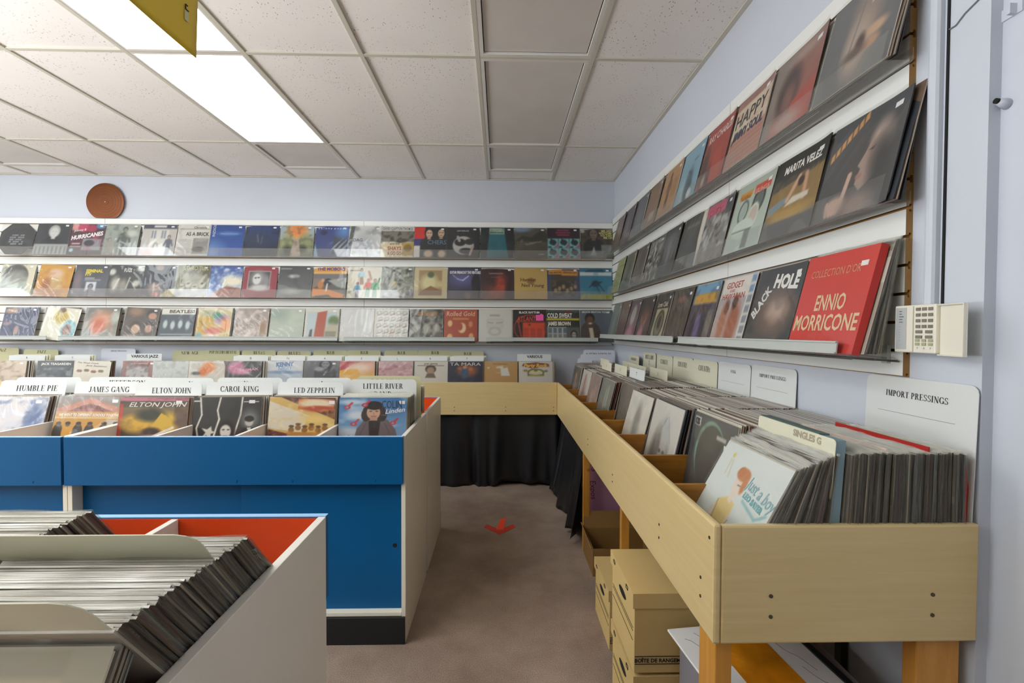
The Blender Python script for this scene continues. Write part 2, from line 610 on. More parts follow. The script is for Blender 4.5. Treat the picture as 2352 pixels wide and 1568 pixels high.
class Ink:
    """paints flat print onto an (n+1)x(n+1) lattice; u right, v up, both 0..1"""
    def __init__(s, n, bg, top=None):
        s.n = n
        g = np.linspace(0, 1, n + 1)
        s.u, s.v = np.meshgrid(g, g)
        a, b = srgb(bg), srgb(top or bg)
        s.a = a + (b - a) * s.v[..., None]
        s.aa = 0.7 / n

    def mix(s, m, c):
        m = np.clip(m, 0, 1)[..., None]
        s.a = s.a * (1 - m) + srgb(c) * m

    def st(s, d):
        return np.clip(0.5 - d / (2 * s.aa), 0, 1)

    def r(s, x0, y0, x1, y1, c, k=1.0):
        d = np.maximum(np.maximum(x0 - s.u, s.u - x1), np.maximum(y0 - s.v, s.v - y1))
        s.mix(s.st(d) * k, c)

    def e(s, cx, cy, rx, ry, c, soft=0.0, k=1.0):
        q = np.sqrt(((s.u - cx) / rx) ** 2 + ((s.v - cy) / ry) ** 2)
        if soft:
            s.mix(np.clip((1 + soft - q) / (2 * soft), 0, 1) * k, c)
        else:
            s.mix(s.st((q - 1) * min(rx, ry)) * k, c)

    def p(s, pts, c, k=1.0):
        inside = np.zeros_like(s.u, bool)
        d = np.full_like(s.u, 9.0)
        for (x0, y0), (x1, y1) in zip(pts, pts[1:] + pts[:1]):
            dx, dy = x1 - x0, y1 - y0
            L = dx * dx + dy * dy + 1e-12
            t = np.clip(((s.u - x0) * dx + (s.v - y0) * dy) / L, 0, 1)
            d = np.minimum(d, np.hypot(s.u - x0 - t * dx, s.v - y0 - t * dy))
            cr = (y0 > s.v) != (y1 > s.v)
            inside ^= cr & (s.u < dx * (s.v - y0) / (dy if abs(dy) > 1e-9 else 1e-9) + x0)
        s.mix(s.st(np.where(inside, -d, d)) * k, c)

    def ln(s, x0, y0, x1, y1, w, c, k=1.0):
        dx, dy = x1 - x0, y1 - y0
        t = np.clip(((s.u - x0) * dx + (s.v - y0) * dy) / (dx * dx + dy * dy + 1e-12), 0, 1)
        s.mix(s.st(np.hypot(s.u - x0 - t * dx, s.v - y0 - t * dy) - w) * k, c)

    def nz(s, sc, amp, seed, c, lo=0.5, ax=1.0):
        """soft blotches of colour c"""
        g = np.random.RandomState(seed)
        out = np.zeros_like(s.u)
        for o in range(3):
            m = int(sc * 2 ** o) + 2
            t = g.rand(m + 2, m + 2)
            x, y = s.u * m * ax % m, s.v * m
            i, j = x.astype(int), y.astype(int)
            fx, fy = x - i, y - j
            fx, fy = fx * fx * (3 - 2 * fx), fy * fy * (3 - 2 * fy)
            out += ((t[j, i] * (1 - fx) + t[j, i + 1] * fx) * (1 - fy)
                    + (t[j + 1, i] * (1 - fx) + t[j + 1, i + 1] * fx) * fy) / 2 ** o
        s.mix(np.clip((out / 1.75 - lo) * 5, 0, 1) * amp, c)

    def bust(s, cx, cy, z, skin, hair, cloth, long=False):
        """head and shoulders; cy = chin"""
        s.e(cx, cy - .62 * z, .78 * z, .6 * z, cloth)
        s.r(cx - .78 * z, 0, cx + .78 * z, max(0, cy - .62 * z), cloth) if cy - .62 * z > 0 else None
        s.r(cx - .14 * z, cy - .2 * z, cx + .14 * z, cy + .1 * z, skin)
        s.e(cx, cy + .42 * z, .42 * z, .5 * z, hair)
        if long:
            s.e(cx - .3 * z, cy + .1 * z, .16 * z, .45 * z, hair)
            s.e(cx + .3 * z, cy + .1 * z, .16 * z, .45 * z, hair)
        s.e(cx, cy + .33 * z, .29 * z, .4 * z, skin)
        for q in (-1, 1):
            s.e(cx + q * .12 * z, cy + .4 * z, .05 * z, .03 * z, hair)
        s.ln(cx - .08 * z, cy + .12 * z, cx + .08 * z, cy + .12 * z, .018 * z, hair, .7)

    def man(s, cx, y0, h, skin, hair, shirt, legs, lean=0.0):
        """a small standing figure, feet at y0"""
        s.ln(cx - .06 * h, y0, cx - .04 * h + lean, y0 + .48 * h, .055 * h, legs)
        s.ln(cx + .07 * h, y0, cx + .04 * h + lean, y0 + .48 * h, .055 * h, legs)
        s.e(cx + lean, y0 + .63 * h, .13 * h, .2 * h, shirt)
        s.ln(cx + lean - .12 * h, y0 + .74 * h, cx + lean - .2 * h, y0 + .45 * h, .038 * h, shirt)
        s.ln(cx + lean + .12 * h, y0 + .74 * h, cx + lean + .2 * h, y0 + .45 * h, .038 * h, shirt)
        s.e(cx + lean * 1.2, y0 + .91 * h, .08 * h, .1 * h, hair)
        s.e(cx + lean * 1.2, y0 + .89 * h, .06 * h, .075 * h, skin)


def lin_arr(a):
    a = np.clip(a, 0, 1)
    return np.where(a <= 0.04045, a / 12.92, ((a + 0.055) / 1.055) ** 2.4)


SW = 0.315


def cover_mesh(name, ink, w, h, t, edge, warp, cut=0.0):
    """a record sleeve: printed front lattice, plain sides and back"""
    n = ink.n
    xs = np.linspace(-w / 2, w / 2, n + 1)
    zs = np.linspace(0, h, n + 1)
    V, F, C = [], [], []
    la = lin_arr(ink.a)
    ec = lin(edge)

    def P(i, j):
        x, z = xs[i], zs[j]
        if cut:                                    # corners cut off: an octagonal sleeve
            ax, az = abs(x) / (w / 2), abs(2 * z / h - 1)
            k = ax + az
            if k > 2 - cut:
                q = (2 - cut) / k
                x, z = x * q, h / 2 + (z - h / 2) * q
        return x, z
    for j in range(n + 1):
        for i in range(n + 1):
            x, z = P(i, j)
            V.append((x, warp(x, z), z))
            C.append((*la[j, i], 1.0))
    for j in range(n):
        for i in range(n):
            a = j * (n + 1) + i
            F.append((a, a + 1, a + n + 2, a + n + 1))
    ring = [(i, 0) for i in range(n)] + [(n, j) for j in range(n)] + [(i, n) for i in range(n, 0, -1)] + [(0, j) for j in range(n, 0, -1)]
    step = max(1, n // 8)
    ring = ring[::step]
    o = len(V)
    m = len(ring)
    for dy in (0.0, t):
        for (i, j) in ring:
            x, z = P(i, j)
            V.append((x, warp(x, z) + dy, z))
            C.append((*ec, 1.0))
    F += [(o + k, o + m + k, o + m + (k + 1) % m, o + (k + 1) % m) for k in range(m)]
    V.append((0, warp(0, h / 2) + t, h / 2))
    C.append((*ec, 1.0))
    c = len(V) - 1
    F += [(o + m + (k + 1) % m, o + m + k, c) for k in range(m)]
    me = bpy.data.meshes.new(name)
    me.from_pydata(V, [], F)
    at = me.color_attributes.new('ink', 'FLOAT_COLOR', 'POINT')
    at.data.foreach_set('color', np.array(C, dtype=np.float32).ravel())
    me.materials.append(M['print'])
    return me


def bag_mesh(w, h, warp, seed, amp=1.0, n=34):
    """crumpled clear outer sleeve, one sheet in front of the print"""
    g = random.Random(seed)
    W, H = w + .010, h + .012
    folds = []
    for _ in range(g.randint(9, 15)):
        folds.append((g.uniform(-.5, .5) * W, g.uniform(0, 1) * H, g.choice([g.uniform(.5, 1.1), g.uniform(.5, 1.1), g.uniform(-.9, -.3), g.uniform(1.3, 1.8)]),
                      g.uniform(.003, .009), g.uniform(.0005, .0018) * amp * g.choice([-1, 1]), g.uniform(.04, .16)))
    V, F = [], []
    ang = g.uniform(-.9, .9)
    fq = g.uniform(85, 135)
    q1, q2, q3 = fq * math.cos(ang), fq * math.sin(ang), g.uniform(14, 26)
    for j in range(n + 1):
        for i in range(n + 1):
            x, z = -W / 2 + W * i / n, -.004 + H * j / n
            y = -.0032
            for (fx, fz, a, s, k, L) in folds:
                dx, dz = x - fx, z - fz
                al = dx * math.cos(a) + dz * math.sin(a)
                ac = -dx * math.sin(a) + dz * math.cos(a)
                y += k * math.exp(-(ac / s) ** 2) * math.exp(-(al / L) ** 2)
            wv = math.sin(q1 * x + q2 * z + seed + 1.8 * math.sin(q3 * x - 19 * z)) * (.45 + .55 * math.sin(q3 * 1.3 * z - 11 * x + seed * 1.7))
            y -= .0010 * min(1.2, amp) * (1 + wv)
            V.append((x, min(y, -.0016) + warp(max(-w / 2, min(w / 2, x)), z), z))
    for j in range(n):
        for i in range(n):
            a = j * (n + 1) + i
            F.append((a, a + 1, a + n + 2, a + n + 1))
    me = bpy.data.meshes.new('plastic_bag')
    me.from_pydata(V, [], F)
    me.materials.append(M['bag'])
    me.polygons.foreach_set('use_smooth', [True] * len(F))
    return me


def pose(P, yaw, lean, roll=0.0):
    return (Matrix.Translation(P) @ Matrix.Rotation(yaw, 4, 'Z') @ Matrix.Rotation(-lean, 4, 'X')
            @ Matrix.Rotation(roll, 4, 'Y'))


_seed = [100]


def cover(label, bg, top, fn, texts, P, yaw, lean, group, n=42, edge='b9b2a4', roll=0.0, bag=1.0, sticker=True,
          bow=0.002, curl=0.0, w=SW, t=0.004, cut=0.0, h=None, stz=.955, stx=.86, v0=0.0):
    """one display sleeve facing out: card + clear bag + price sticker + lettering"""
    _seed[0] += 1
    sd = _seed[0]
    ink = Ink(n, bg, top)
    if v0:                                     # design drawn for the part that shows above the bin front
        ink.a = ink.a[np.clip(((np.arange(n + 1) / n - v0) / (1 - v0) * n), 0, n).astype(int)]
        ink.v = (ink.v - v0) / (1 - v0)
    if fn:
        fn(ink)

    def warp(x, z):
        return bow * (1 - (2 * x / w) ** 2) * -1 + curl * max(0.0, x / (w / 2)) ** 3 * (0.4 + z / w)
    o = link('record_sleeve', cover_mesh('record_sleeve', ink, w, h or w, t, edge, warp, cut))
    o.matrix_world = pose(P, yaw, lean, roll)
    tag(o, label, 'record', group)
    if bag:
        link('plastic_bag', bag_mesh(w, h or w, warp, sd, bag), o)
    if sticker:
        sx, sz = (stx - .5) * w, stz * w - .008
        b = MB()
        hw, hh = .0135, .0075
        vs = [(sx + a * hw, warp(sx + a * hw, sz) - .0009, sz + c * hh) for a, c in ((-1, -1), (1, -1), (1, 1), (-1, 1))]
        vs = vs + [(x, y + .0006, z) for x, y, z in vs]
        b.add(vs, [(0, 1, 2, 3), (4, 7, 6, 5), (0, 4, 5, 1), (1, 5, 6, 2), (2, 6, 7, 3), (3, 7, 4, 0)])
        b.build('price_sticker', M['sticker'], o)
    if texts:
        items = []
        for tx in texts:
            s, cx, cy, hh, c = tx[:5]
            op = dict(tx[5]) if len(tx) > 5 else {}
            op['c'] = c
            if 'w' in op:
                op['w'] *= w
            if 'arch' in op:
                op['arch'] *= w
            items.append((s, (cx - .5) * w, (v0 + (1 - v0) * cy) * w, hh * (1 - v0 * .9) * w, op))
        letters('title_lettering', o, items, M['ink'], warp, -0.0010)
    return o


# ---- plain sleeves seen only by their edges
_edge = []


def edge_variants():
    g = random.Random(3)
    pal = ['2b2623', '3a332d', '4b4139', '5d5247', '6e6357', '8a7f70', 'a79c8b', 'c9c0b0', '241f1c', '352522', '55331f', '70757a',
           '7d2a30', '8d8478', '5a4a3a', 'b0a391']
    for k, c in enumerate(pal):
        w, h, t = SW, SW, .0034
        V, C, F = [], [], []
        cs = lin(c)
        ct = lin(g.choice(['efece6', 'f4f2ec', 'e6e2da', 'd6d2c8', 'f2f0ea', 'c9c3b8']))
        cf = lin(g.choice(['54514e', '8b8378', 'aaa59a', '3b3f45', 'c8c2b4', '6f5a4c']))
        nseg = 6
        bw = [g.uniform(-.0006, .0006) for _ in range(nseg + 1)]

        def quad(p, col):
            o = len(V)
            V.extend(p)
            C.extend([(*col, 1.0)] * 4)
            F.append((o, o + 1, o + 2, o + 3))
        for i in range(nseg):
            z0, z1 = h * i / nseg, h * (i + 1) / nseg
            a, b = bw[i], bw[i + 1]
            for sx in (-1, 1):
                quad([(sx * w / 2, a, z0), (sx * w / 2, a + t, z0), (sx * w / 2, b + t, z1), (sx * w / 2, b, z1)], cs)
            quad([(-w / 2, a, z0), (w / 2, a, z0), (w / 2, b, z1), (-w / 2, b, z1)], cf)
            quad([(-w / 2, a + t, z0), (w / 2, a + t, z0), (w / 2, b + t, z1), (-w / 2, b + t, z1)], cf)
        quad([(-w / 2, bw[-1], h), (w / 2, bw[-1], h), (w / 2, bw[-1] + t, h), (-w / 2, bw[-1] + t, h)], ct)
        quad([(-w / 2, bw[0], 0), (w / 2, bw[0], 0), (w / 2, bw[0] + t, 0), (-w / 2, bw[0] + t, 0)], cs)
        me = bpy.data.meshes.new('record_sleeve')
        me.from_pydata(V, [], F)
        at = me.color_attributes.new('ink', 'FLOAT_COLOR', 'POINT')
        at.data.foreach_set('color', np.array(C, dtype=np.float32).ravel())
        me.materials.append(M['print'])
        bm = bmesh.new()
        bm.from_mesh(me)
        bmesh.ops.recalc_face_normals(bm, faces=bm.faces)
        bm.to_mesh(me)
        bm.free()
        _edge.append(me)
    for k in range(6):
        # loose clear bag: two sheets and the closed side, mouth standing a little above the sleeve
        b = MB()
        n = 8
        w, t = SW + .008, .0034
        for sy, oy in ((-1, -.0004), (1, t + .0004)):
            vs = []
            for i in range(n + 1):
                x = -w / 2 + w * i / n
                up = .001 + .0022 * k + .003 * math.sin(k + 1.7 * i)
                vs += [(x, oy, .002), (x, oy, SW), (x, oy + sy * .0004 * math.sin(2.1 * i + k), SW + up)]
            for q in (0, 1):
                b.add(vs if q == 0 else vs, [(3 * i + q, 3 * i + 3 + q, 3 * i + 4 + q, 3 * i + 1 + q) for i in range(n)], q)
        for sx in (-1, 1):
            m = 7
            vs = []
            for j in range(m + 1):
                z = .002 + (SW - .002) * j / m
                off = .0035 + .0022 * math.sin(1.9 * j + 2 * k)
                vs += [(sx * w / 2, -.0004, z), (sx * (w / 2 + off), t / 2, z), (sx * w / 2, t + .0004, z)]
            b.add(vs, [(3 * j + q, 3 * j + q + 1, 3 * j + q + 4, 3 * j + q + 3) for j in range(m) for q in (0, 1)])
        me = b.mesh('plastic_bag', [M['edgebag'], M['bagtop']], smooth=True)
        _edge.append(me)


edge_variants()
NEDGE = 16


def edge_sleeve(P, yaw, lean, label, group, k=None, bagged=True, roll=0.0, scale=1.0):
    o = link('record_sleeve', _edge[R.randrange(NEDGE) if k is None else k])
    o.matrix_world = pose(P, yaw, lean, roll)
    tag(o, label, 'record', group)
    if bagged:
        link('plastic_bag', _edge[NEDGE + R.randrange(5)], o)
    return o


def plate(name, w, h, t, mat, r=0.012, bottom_round=False, parent=None):
    """thin card with rounded upper corners; origin bottom centre, face to -y"""
    pts = [(-w / 2, 0), (w / 2, 0)]
    for cx, a0 in ((w / 2 - r, 0), (-w / 2 + r, 90)):
        pts += [(cx + r * math.cos(math.radians(a0 + a)), h - r + r * math.sin(math.radians(a0 + a))) for a in (0, 30, 60, 90)]
    return MB().prism(pts, 'y', 0, t).build(name, mat, parent)


def divider(label, w, h, P, yaw, lean, mat, texts, group=None, r=0.012, roll=0.0):
    """index card standing among the records; texts: (string, x, z from top, cap height, options)"""
    o = plate('divider_card', w, h, .0014, mat, r)
    o.matrix_world = pose(P, yaw, lean, roll)
    tag(o, label, 'divider card', group)
    if texts:
        letters('heading_lettering', o, [(s, x, h - dz, hh, op) for s, x, dz, hh, op in texts], M['ink'], None, -.0006)
    return o
# ------------------------------------------------------------------ tightly packed records nobody could count
class Pack:
    def __init__(s):
        s.V, s.F, s.C = [], [], []

    def add(s, P, yaw, lean, k=None, roll=0.0):
        me = _edge[R.randrange(NEDGE) if k is None else k]
        mw = pose(P, yaw, lean, roll)
        o = len(s.V)
        s.V += [tuple(mw @ v.co) for v in me.vertices]
        s.F += [tuple(o + i for i in p.vertices) for p in me.polygons]
        c = np.zeros(len(me.vertices) * 4, dtype=np.float32)
        me.color_attributes['ink'].data.foreach_get('color', c)
        s.C.append(c)

    def build(s, label):
        me = bpy.data.meshes.new('packed_record_sleeves')
        me.from_pydata(s.V, [], s.F)
        at = me.color_attributes.new('ink', 'FLOAT_COLOR', 'POINT')
        at.data.foreach_set('color', np.concatenate(s.C))
        me.materials.append(M['print'])
        o = link('packed_record_sleeves', me)
        o['kind'] = 'stuff'
        tag(o, label, 'records')
        return o


pack = Pack()
# ------------------------------------------------------------------ the room
WB, XR, XL, YF, CE = 4.66, 1.102, -6.9, -2.6, 2.79
XR2, YJ = 1.130, 1.068


def S(name, b, mats, **k):
    return struct(b.build(name, mats, **k))


S('floor', MB().box(XL, XR2 + .1, YF, WB + .1, -.1, 0), M['carpet'])
S('wall_back', MB().box(XL, XR2 + .1, WB, WB + .1, 0, CE + .1), M['wall'])
S('wall_right', MB().prism([(XR, WB), (XR, YJ), (XR2, YJ), (XR2, YF), (XR2 + .1, YF), (XR2 + .1, WB)], 'z', 0, CE + .1), M['wall'])
S('wall_front', MB().box(XL - .1, XR2 + .1, YF - .1, YF, 0, CE + .1), plain('bounce_damping_brown', '6f6255', .6, var=.1))  # unseen wall, toned dark brown to cut bounce onto camera-facing sides
wl = MB()
wl.box(XL - .1, XL, YF, WB + .1, 0, .5)
wl.box(XL - .1, XL, YF, WB + .1, 2.5, CE + .1)
for a, c in ((YF, YF + .4), (.3, .5), (3.9, WB + .1)):
    wl.box(XL - .1, XL, a, c, .5, 2.5)
S('wall_left', wl, M['wall'])
for k, (a, c) in enumerate(((YF + .4, .3), (.5, 3.9))):
    fr = MB()
    for (y0, y1, z0, z1) in ((a, c, .5, .55), (a, c, 2.45, 2.5), (a, a + .05, .55, 2.45), (c - .05, c, .55, 2.45)):
        fr.box(XL - .08, XL - .02, y0, y1, z0, z1)
    wn = S('window_%d' % (k + 1), fr, M['trof'])
    MB().box(XL - .052, XL - .048, a + .05, c - .05, .55, 2.45).build('pane', M['acryl'], wn)

# ---- suspended ceiling
ceil = S('ceiling', MB().box(XL, XR2 + .1, YF, WB, CE + .03, CE + .1), M['dark'])
GX0, GS = -4.43, .6147
ROWS = [4.66, 3.81, 2.59, 1.37, .15, -1.07, -2.29]
gx = [GX0 + GS * i for i in range(-4, 10)]
LIGHTS = {}
for i in (-2, 1, 4, 7):                     # columns that carry troffers (index of the right-hand grid line)
    for j in range(6):
        LIGHTS[(i, j)] = True
tile_me = {}
for i in range(-3, 10):
    for j in range(len(ROWS) - 1):
        x0, x1 = GX0 + GS * (i - 1), GX0 + GS * i
        y1, y0 = ROWS[j], ROWS[j + 1]
        col = {1: 0, 5: 4, 8: 7}.get(i)
        troffer = i in (-3, 1, 5, 8)
        if troffer and j > 0:
            continue
        if troffer:
            y0 = 4.40
        kx = (round(x1 - x0, 3), round(y1 - y0, 3))
        if kx not in tile_me:
            hx, hy = (x1 - x0) / 2 - .006, (y1 - y0) / 2 - .006
            tile_me[kx] = MB().box(-hx, hx, -hy, hy, 0, .016).mesh('ceiling_tile', [M['tile']], bevel=.003)
        o = link('ceiling_tile', tile_me[kx], ceil)
        o.location = ((x0 + x1) / 2, (y0 + y1) / 2, CE + .004 + R.uniform(0, .003))
        o.rotation_euler = (R.uniform(-.002, .002), R.uniform(-.002, .002), PI if R.random() < .5 else 0)
for x in gx:
    MB().box(x - .012, x + .012, YF, WB, CE - .004, CE + .022).build('grid_bar', M['grid'], ceil, bevel=.001)
bar_me = MB().box(-GS / 2 + .012, GS / 2 - .012, -.012, .012, 0, .02).mesh('grid_bar', [M['grid']], bevel=.001)
for i in range(-3, 10):
    for y in ROWS[1:]:
        o = link('grid_bar', bar_me, ceil)
        o.location = (GX0 + GS * (i - .5), y, CE - .003)
    if i in (-3, 1, 5, 8):
        o = link('grid_bar', bar_me, ceil)
        o.location = (GX0 + GS * (i - .5), 4.40, CE - .003)
MB().box(XL, XR, WB - .02, WB, CE - .006, CE + .003).build('wall_angle', M['grid'], ceil)
MB().box(XR - .025, XR, YJ, WB - .02, CE - .006, CE + .003).build('wall_angle', M['grid'], ceil)
MB().box(XR2 - .03, XR2, YF, YJ, CE - .006, CE + .003).build('wall_angle', M['grid'], ceil)


def light(i, y0, y1, on, label, group=None):
    x0, x1 = GX0 + GS * (i - 1) + .012, GX0 + GS * i - .012
    y0, y1 = y0 + .012, y1 - .012
    t = thing('ceiling_light', label, 'ceiling light', ((x0 + x1) / 2, (y0 + y1) / 2, CE), 0, group)
    hx, hy = (x1 - x0) / 2, (y1 - y0) / 2
    fw = .022 if not on else .012
    for (a, c, d, e) in ((-hx, hx, -hy, -hy + fw), (-hx, hx, hy - fw, hy), (-hx, -hx + fw, -hy + fw, hy - fw), (hx - fw, hx, -hy + fw, hy - fw)):
        MB().box(a, c, d, e, -.003, .012).build('frame_bar', M['trof'], t, bevel=.002)
    if on:
        MB().box(-hx + fw, hx - fw, -hy + fw, hy - fw, .002, .008).build('diffuser', M['lit'], t)
    else:
        MB().box(-hx + fw + .004, hx - fw - .004, -hy + fw + .004, hy - fw - .004, .010, .014).build('diffuser', M['off'], t)


light(5, 2.59, 3.81, True, 'lit fluorescent ceiling panel nearer the back wall, fully in view')
light(5, 1.37, 2.59, True, 'lit fluorescent ceiling panel partly behind the hanging yellow card')
light(5, .15, 1.37, True, 'lit ceiling panel in the middle light row, above the photographer')
light(5, -1.07, .15, False, 'unlit ceiling panel in the middle light row, behind the photographer')
light(5, -2.29, -1.07, False, 'unlit ceiling panel in the middle light row, nearest the shop front')
light(5, 3.81, 4.40, False, 'short unlit ceiling panel at the end of the lit row by the back wall')
light(8, 3.81, 4.40, False, 'short unlit ceiling panel above the corner, ending at the back wall')
light(8, 2.59, 3.81, False, 'unlit ceiling panel with grey diffuser, middle one of the right row')
light(8, 1.37, 2.59, False, 'unlit ceiling panel with grey diffuser, nearest of the right row in view')
light(8, .15, 1.37, False, 'unlit ceiling panel of the right row above the photographer')
light(8, -1.07, .15, False, 'unlit ceiling panel of the right row behind the photographer')
light(8, -2.29, -1.07, False, 'unlit ceiling panel of the right row by the shop front')
light(1, 3.81, 4.40, False, 'short unlit ceiling panel at the far left by the back wall')
light(1, 2.59, 3.81, True, 'lit ceiling panel at the far left edge, only its corner in view')
for k, j in enumerate((2, 3, 4, 5)):
    light(1, ROWS[j + 1], ROWS[j], True, 'lit ceiling panel in the left light row, number %s back from the far one' % ('two', 'three', 'four', 'five')[k])
for k, j in enumerate((0, 1, 2, 3, 4, 5)):
    light(-3, ROWS[j + 1], ROWS[j] if j else 4.40 - .0, True, 'lit ceiling panel by the left wall, %s from the back wall' % ('first', 'second', 'third', 'fourth', 'fifth', 'sixth')[k]) if j else light(-3, 3.81, 4.40, False, 'short unlit ceiling panel by the left wall')

# ---- conduit and fittings on the right wall
S('trim_1', MB().tube((XR - .006, 1.196, 1.402), (XR - .006, 1.196, CE), .016, 14).box(XR - .004, XR, 1.18, 1.212, 1.402, CE), M['wall'], smooth=False)
S('trim_2', MB().box(XR - .0035, XR - .0005, 1.166, 1.172, 1.402, CE), M['dark'])
S('trim_3', MB().path([(XR - .003, 1.166, 2.075), (XR - .003, 1.15, 2.074), (XR - .003, 1.128, 2.088), (XR - .003, 1.09, 2.100)], .0016, 6), M['inkgrey'])
t = thing('wall_anchor', 'white painted wall anchor with a black bolt end near the right picture edge', 'anchor', (XR2, 1.054, 1.845))
MB().tube((0, 0, -.004), (-.022, 0, .002), .012, 12, r1=.007).build('sleeve', M['wall'], t, smooth=True)
MB().tube((-.02, 0, .002), (-.028, 0, .003), .006, 12).build('bolt', M['dark'], t)
t = thing('wall_bracket', 'small white metal wall bracket at the top right picture edge', 'bracket', (XR2, 1.055, 2.035))
MB().box(-.004, 0, -.03, .014, -.006, .02).build('plate', M['wall'], t)
MB().box(-.02, -.004, -.02, -.012, -.006, .016).build('hook', M['wall'], t)
S('door_1', MB().box(XR2 - .012, XR2, .2, 1.0, 0, 2.05), M['wall'])

# ------------------------------------------------------------------ slatwall
def slat_profile(f0, f1):
    """(distance from wall, height) outline of one slat with T-slot shoulders"""
    return [(.003, f0 + .010), (.010, f0 + .010), (.011, f0 + .004), (.019, f0 + .004), (.019, f1 - .004), (.011, f1 - .004), (.010, f1 - .010), (.003, f1 - .010)]


def slat_mesh(h, L, axis):
    pr = slat_profile(0, h)
    b = MB()
    if axis == 'x':
        b.prism([(-d, z) for d, z in pr], 'x', 0, L)
    else:
        b.prism([(-d, z) for d, z in pr], 'y', 0, L)
    n = len(pr)
    b.m = [1] * (2 + n)
    b.m[2 + 3] = 0
    return b.mesh('slat', [M['slat'], M['mdf']])


def slatwall(label, axis, a0, a1, wall, zb, zs, zt, rowends):
    t = thing('slatwall_panel', label, 'slatwall panel', ((a0, wall, 0) if axis == 'x' else (wall, a0, 0)), 0, None)
    L = a1 - a0
    bk = MB()
    if axis == 'x':
        bk.box(0, L, -.003, 0, zb, zt)
    else:
        bk.box(-.003, 0, 0, L, zb, zt)
    bk.build('backing_board', M['mdf'], t)
    zz = [zb] + [zs + .0765 * k for k in range(15)] + [zt]
    cache = {}
    for z0, z1 in zip(zz, zz[1:]):
        h = round(z1 - z0, 4)
        if h not in cache:
            cache[h] = slat_mesh(h, L, axis)
        o = link('slat', cache[h], t)
        o.location = (0, 0, z0)
    return t


G = .0012
slatwall('white slatwall panel on the back wall, left one behind the records', 'x', -6.17, -3.742 - G, WB, 1.191, 1.2515, 2.382, 0)
slatwall('white slatwall panel on the back wall, middle one between the two seams', 'x', -3.742 + G, -1.311 - G, WB, 1.191, 1.2515, 2.382, 0)
slatwall('white slatwall panel on the back wall, right one reaching the corner', 'x', -1.311 + G, 1.082, WB, 1.191, 1.2515, 2.382, 0)
slatwall('white slatwall panel on the right wall, near one with a bare brown edge', 'y', 1.262, 2.265 - G, XR, 1.21, 1.282, 2.418, 0)
slatwall('white slatwall panel on the right wall, far one reaching the corner', 'y', 2.265 + G, 4.64, XR, 1.21, 1.282, 2.418, 0)


# ---- clear acrylic shelves (two upper rows) and wire shelves (bottom row)
def acrylic(axis, a0, a1, wall, z, label):
    t = thing('acrylic_shelf', label, 'shelf', ((a0, wall, z) if axis == 'x' else (wall, a0, z)), 0, 'clear acrylic record shelves on the slatwall')
    L = a1 - a0

    def strip(name, pts):
        b = MB()
        b.prism([(-d, q) for d, q in pts], axis, 0, L)
        b.build(name, M['acryl'], t)
    strip('back_flange', [(.0195, .0), (.0225, 0), (.0225, .034), (.0195, .034)])
    strip('shelf_floor', [(.0225, -.0035), (.1085, -.0035), (.1085, -.0005), (.0225, -.0005)])
    ta = math.tan(math.radians(15))
    strip('front_lip', [(.1055, 0), (.1085, 0), (.1085 - .078 * ta, .078), (.1055 - .078 * ta, .078)])


_pl = ['left end', 'second from left', 'middle', 'second from right', 'corner end']
for r, z in ((0, 2.022), (1, 1.636)):
    for k in range(5):
        a = -5.06 + 1.214 * k
        acrylic('x', a, a + 1.21, WB, z, 'clear acrylic shelf on the back wall, %s row, %s' % (('top', 'middle')[r], _pl[k]))
for r, z in ((0, 2.046), (1, 1.672)):
    for k, (a, c) in enumerate(((1.248, 2.40), (2.41, 3.03), (3.04, 4.51))):
        acrylic('y', a, c, XR, z, 'clear acrylic shelf on the right wall, %s row, %s' % (('top', 'middle')[r], ('near one', 'middle one', 'far one')[k]))


def wire_shelf(axis, a0, a1, wall, z, label, r0=0.0):
    t = thing('wire_shelf', label, 'shelf', ((a0, wall, z) if axis == 'x' else (wall, a0, z)))
    L = a1 - a0

    def P(s, d, h):
        return (s, -d, h) if axis == 'x' else (-d, s, h)
    b = MB()
    b.prism([(-d, h) for d, h in ((.166, -.004), (.170, -.004), (.1665, .031), (.1625, .031))], axis, r0, L)
    b.prism([(-d, h) for d, h in ((.166, .026), (.171, .026), (.1705, .030), (.166, .030))], axis, r0, L)
    b.prism([(-d, h) for d, h in ((.169, -.004), (.174, -.004), (.174, .0), (.169, .0))], axis, r0, L)
    b.build('price_rail', M['rail'], t)
    g = MB()
    n = max(2, int(L / .028))
    for k in range(n):
        s = L * (k + .5) / n
        g.tube(P(s, .022, -.020), P(s, .164, -.012), .0016, 4)
    o = g.build('wire_rods', M['wire'], t)
    o['kind'] = 'stuff'
    for d, h in ((.03, -.0225), (.095, -.0185), (.16, -.0155)):
        MB().tube(P(0, d, h), P(L, d, h), .0026, 6).build('cross_wire', M['wire'], t)
    for s in (.05, L - .05):
        if axis == 'x':
            MB().box(s - .01, s + .01, -.03, -.0195, -.03, .02).build('bracket', M['rail'], t)
        else:
            MB().box(-.03, -.0195, s - .01, s + .01, -.03, .02).build('bracket', M['rail'], t)


wire_shelf('x', -5.2, -4.165, WB, 1.240, 'wire shelf with grey price rail on the back wall, left end')
wire_shelf('x', -4.059, -1.519, WB, 1.240, 'long wire shelf with grey price rail under the middle slatwall panel')
wire_shelf('x', -1.459, -.243, WB, 1.240, 'wire shelf with grey price rail on the back wall, second from the corner')
wire_shelf('x', -.133, .92, WB, 1.240, 'wire shelf with grey price rail on the back wall, ending at the corner')
wire_shelf('y', 2.58, 4.48, XR, 1.275, 'wire shelf with grey price rail on the right wall, farther one')
wire_shelf('y', 1.262, 2.50, XR, 1.275, 'wire shelf with grey price rail on the right wall, nearer one', .048)

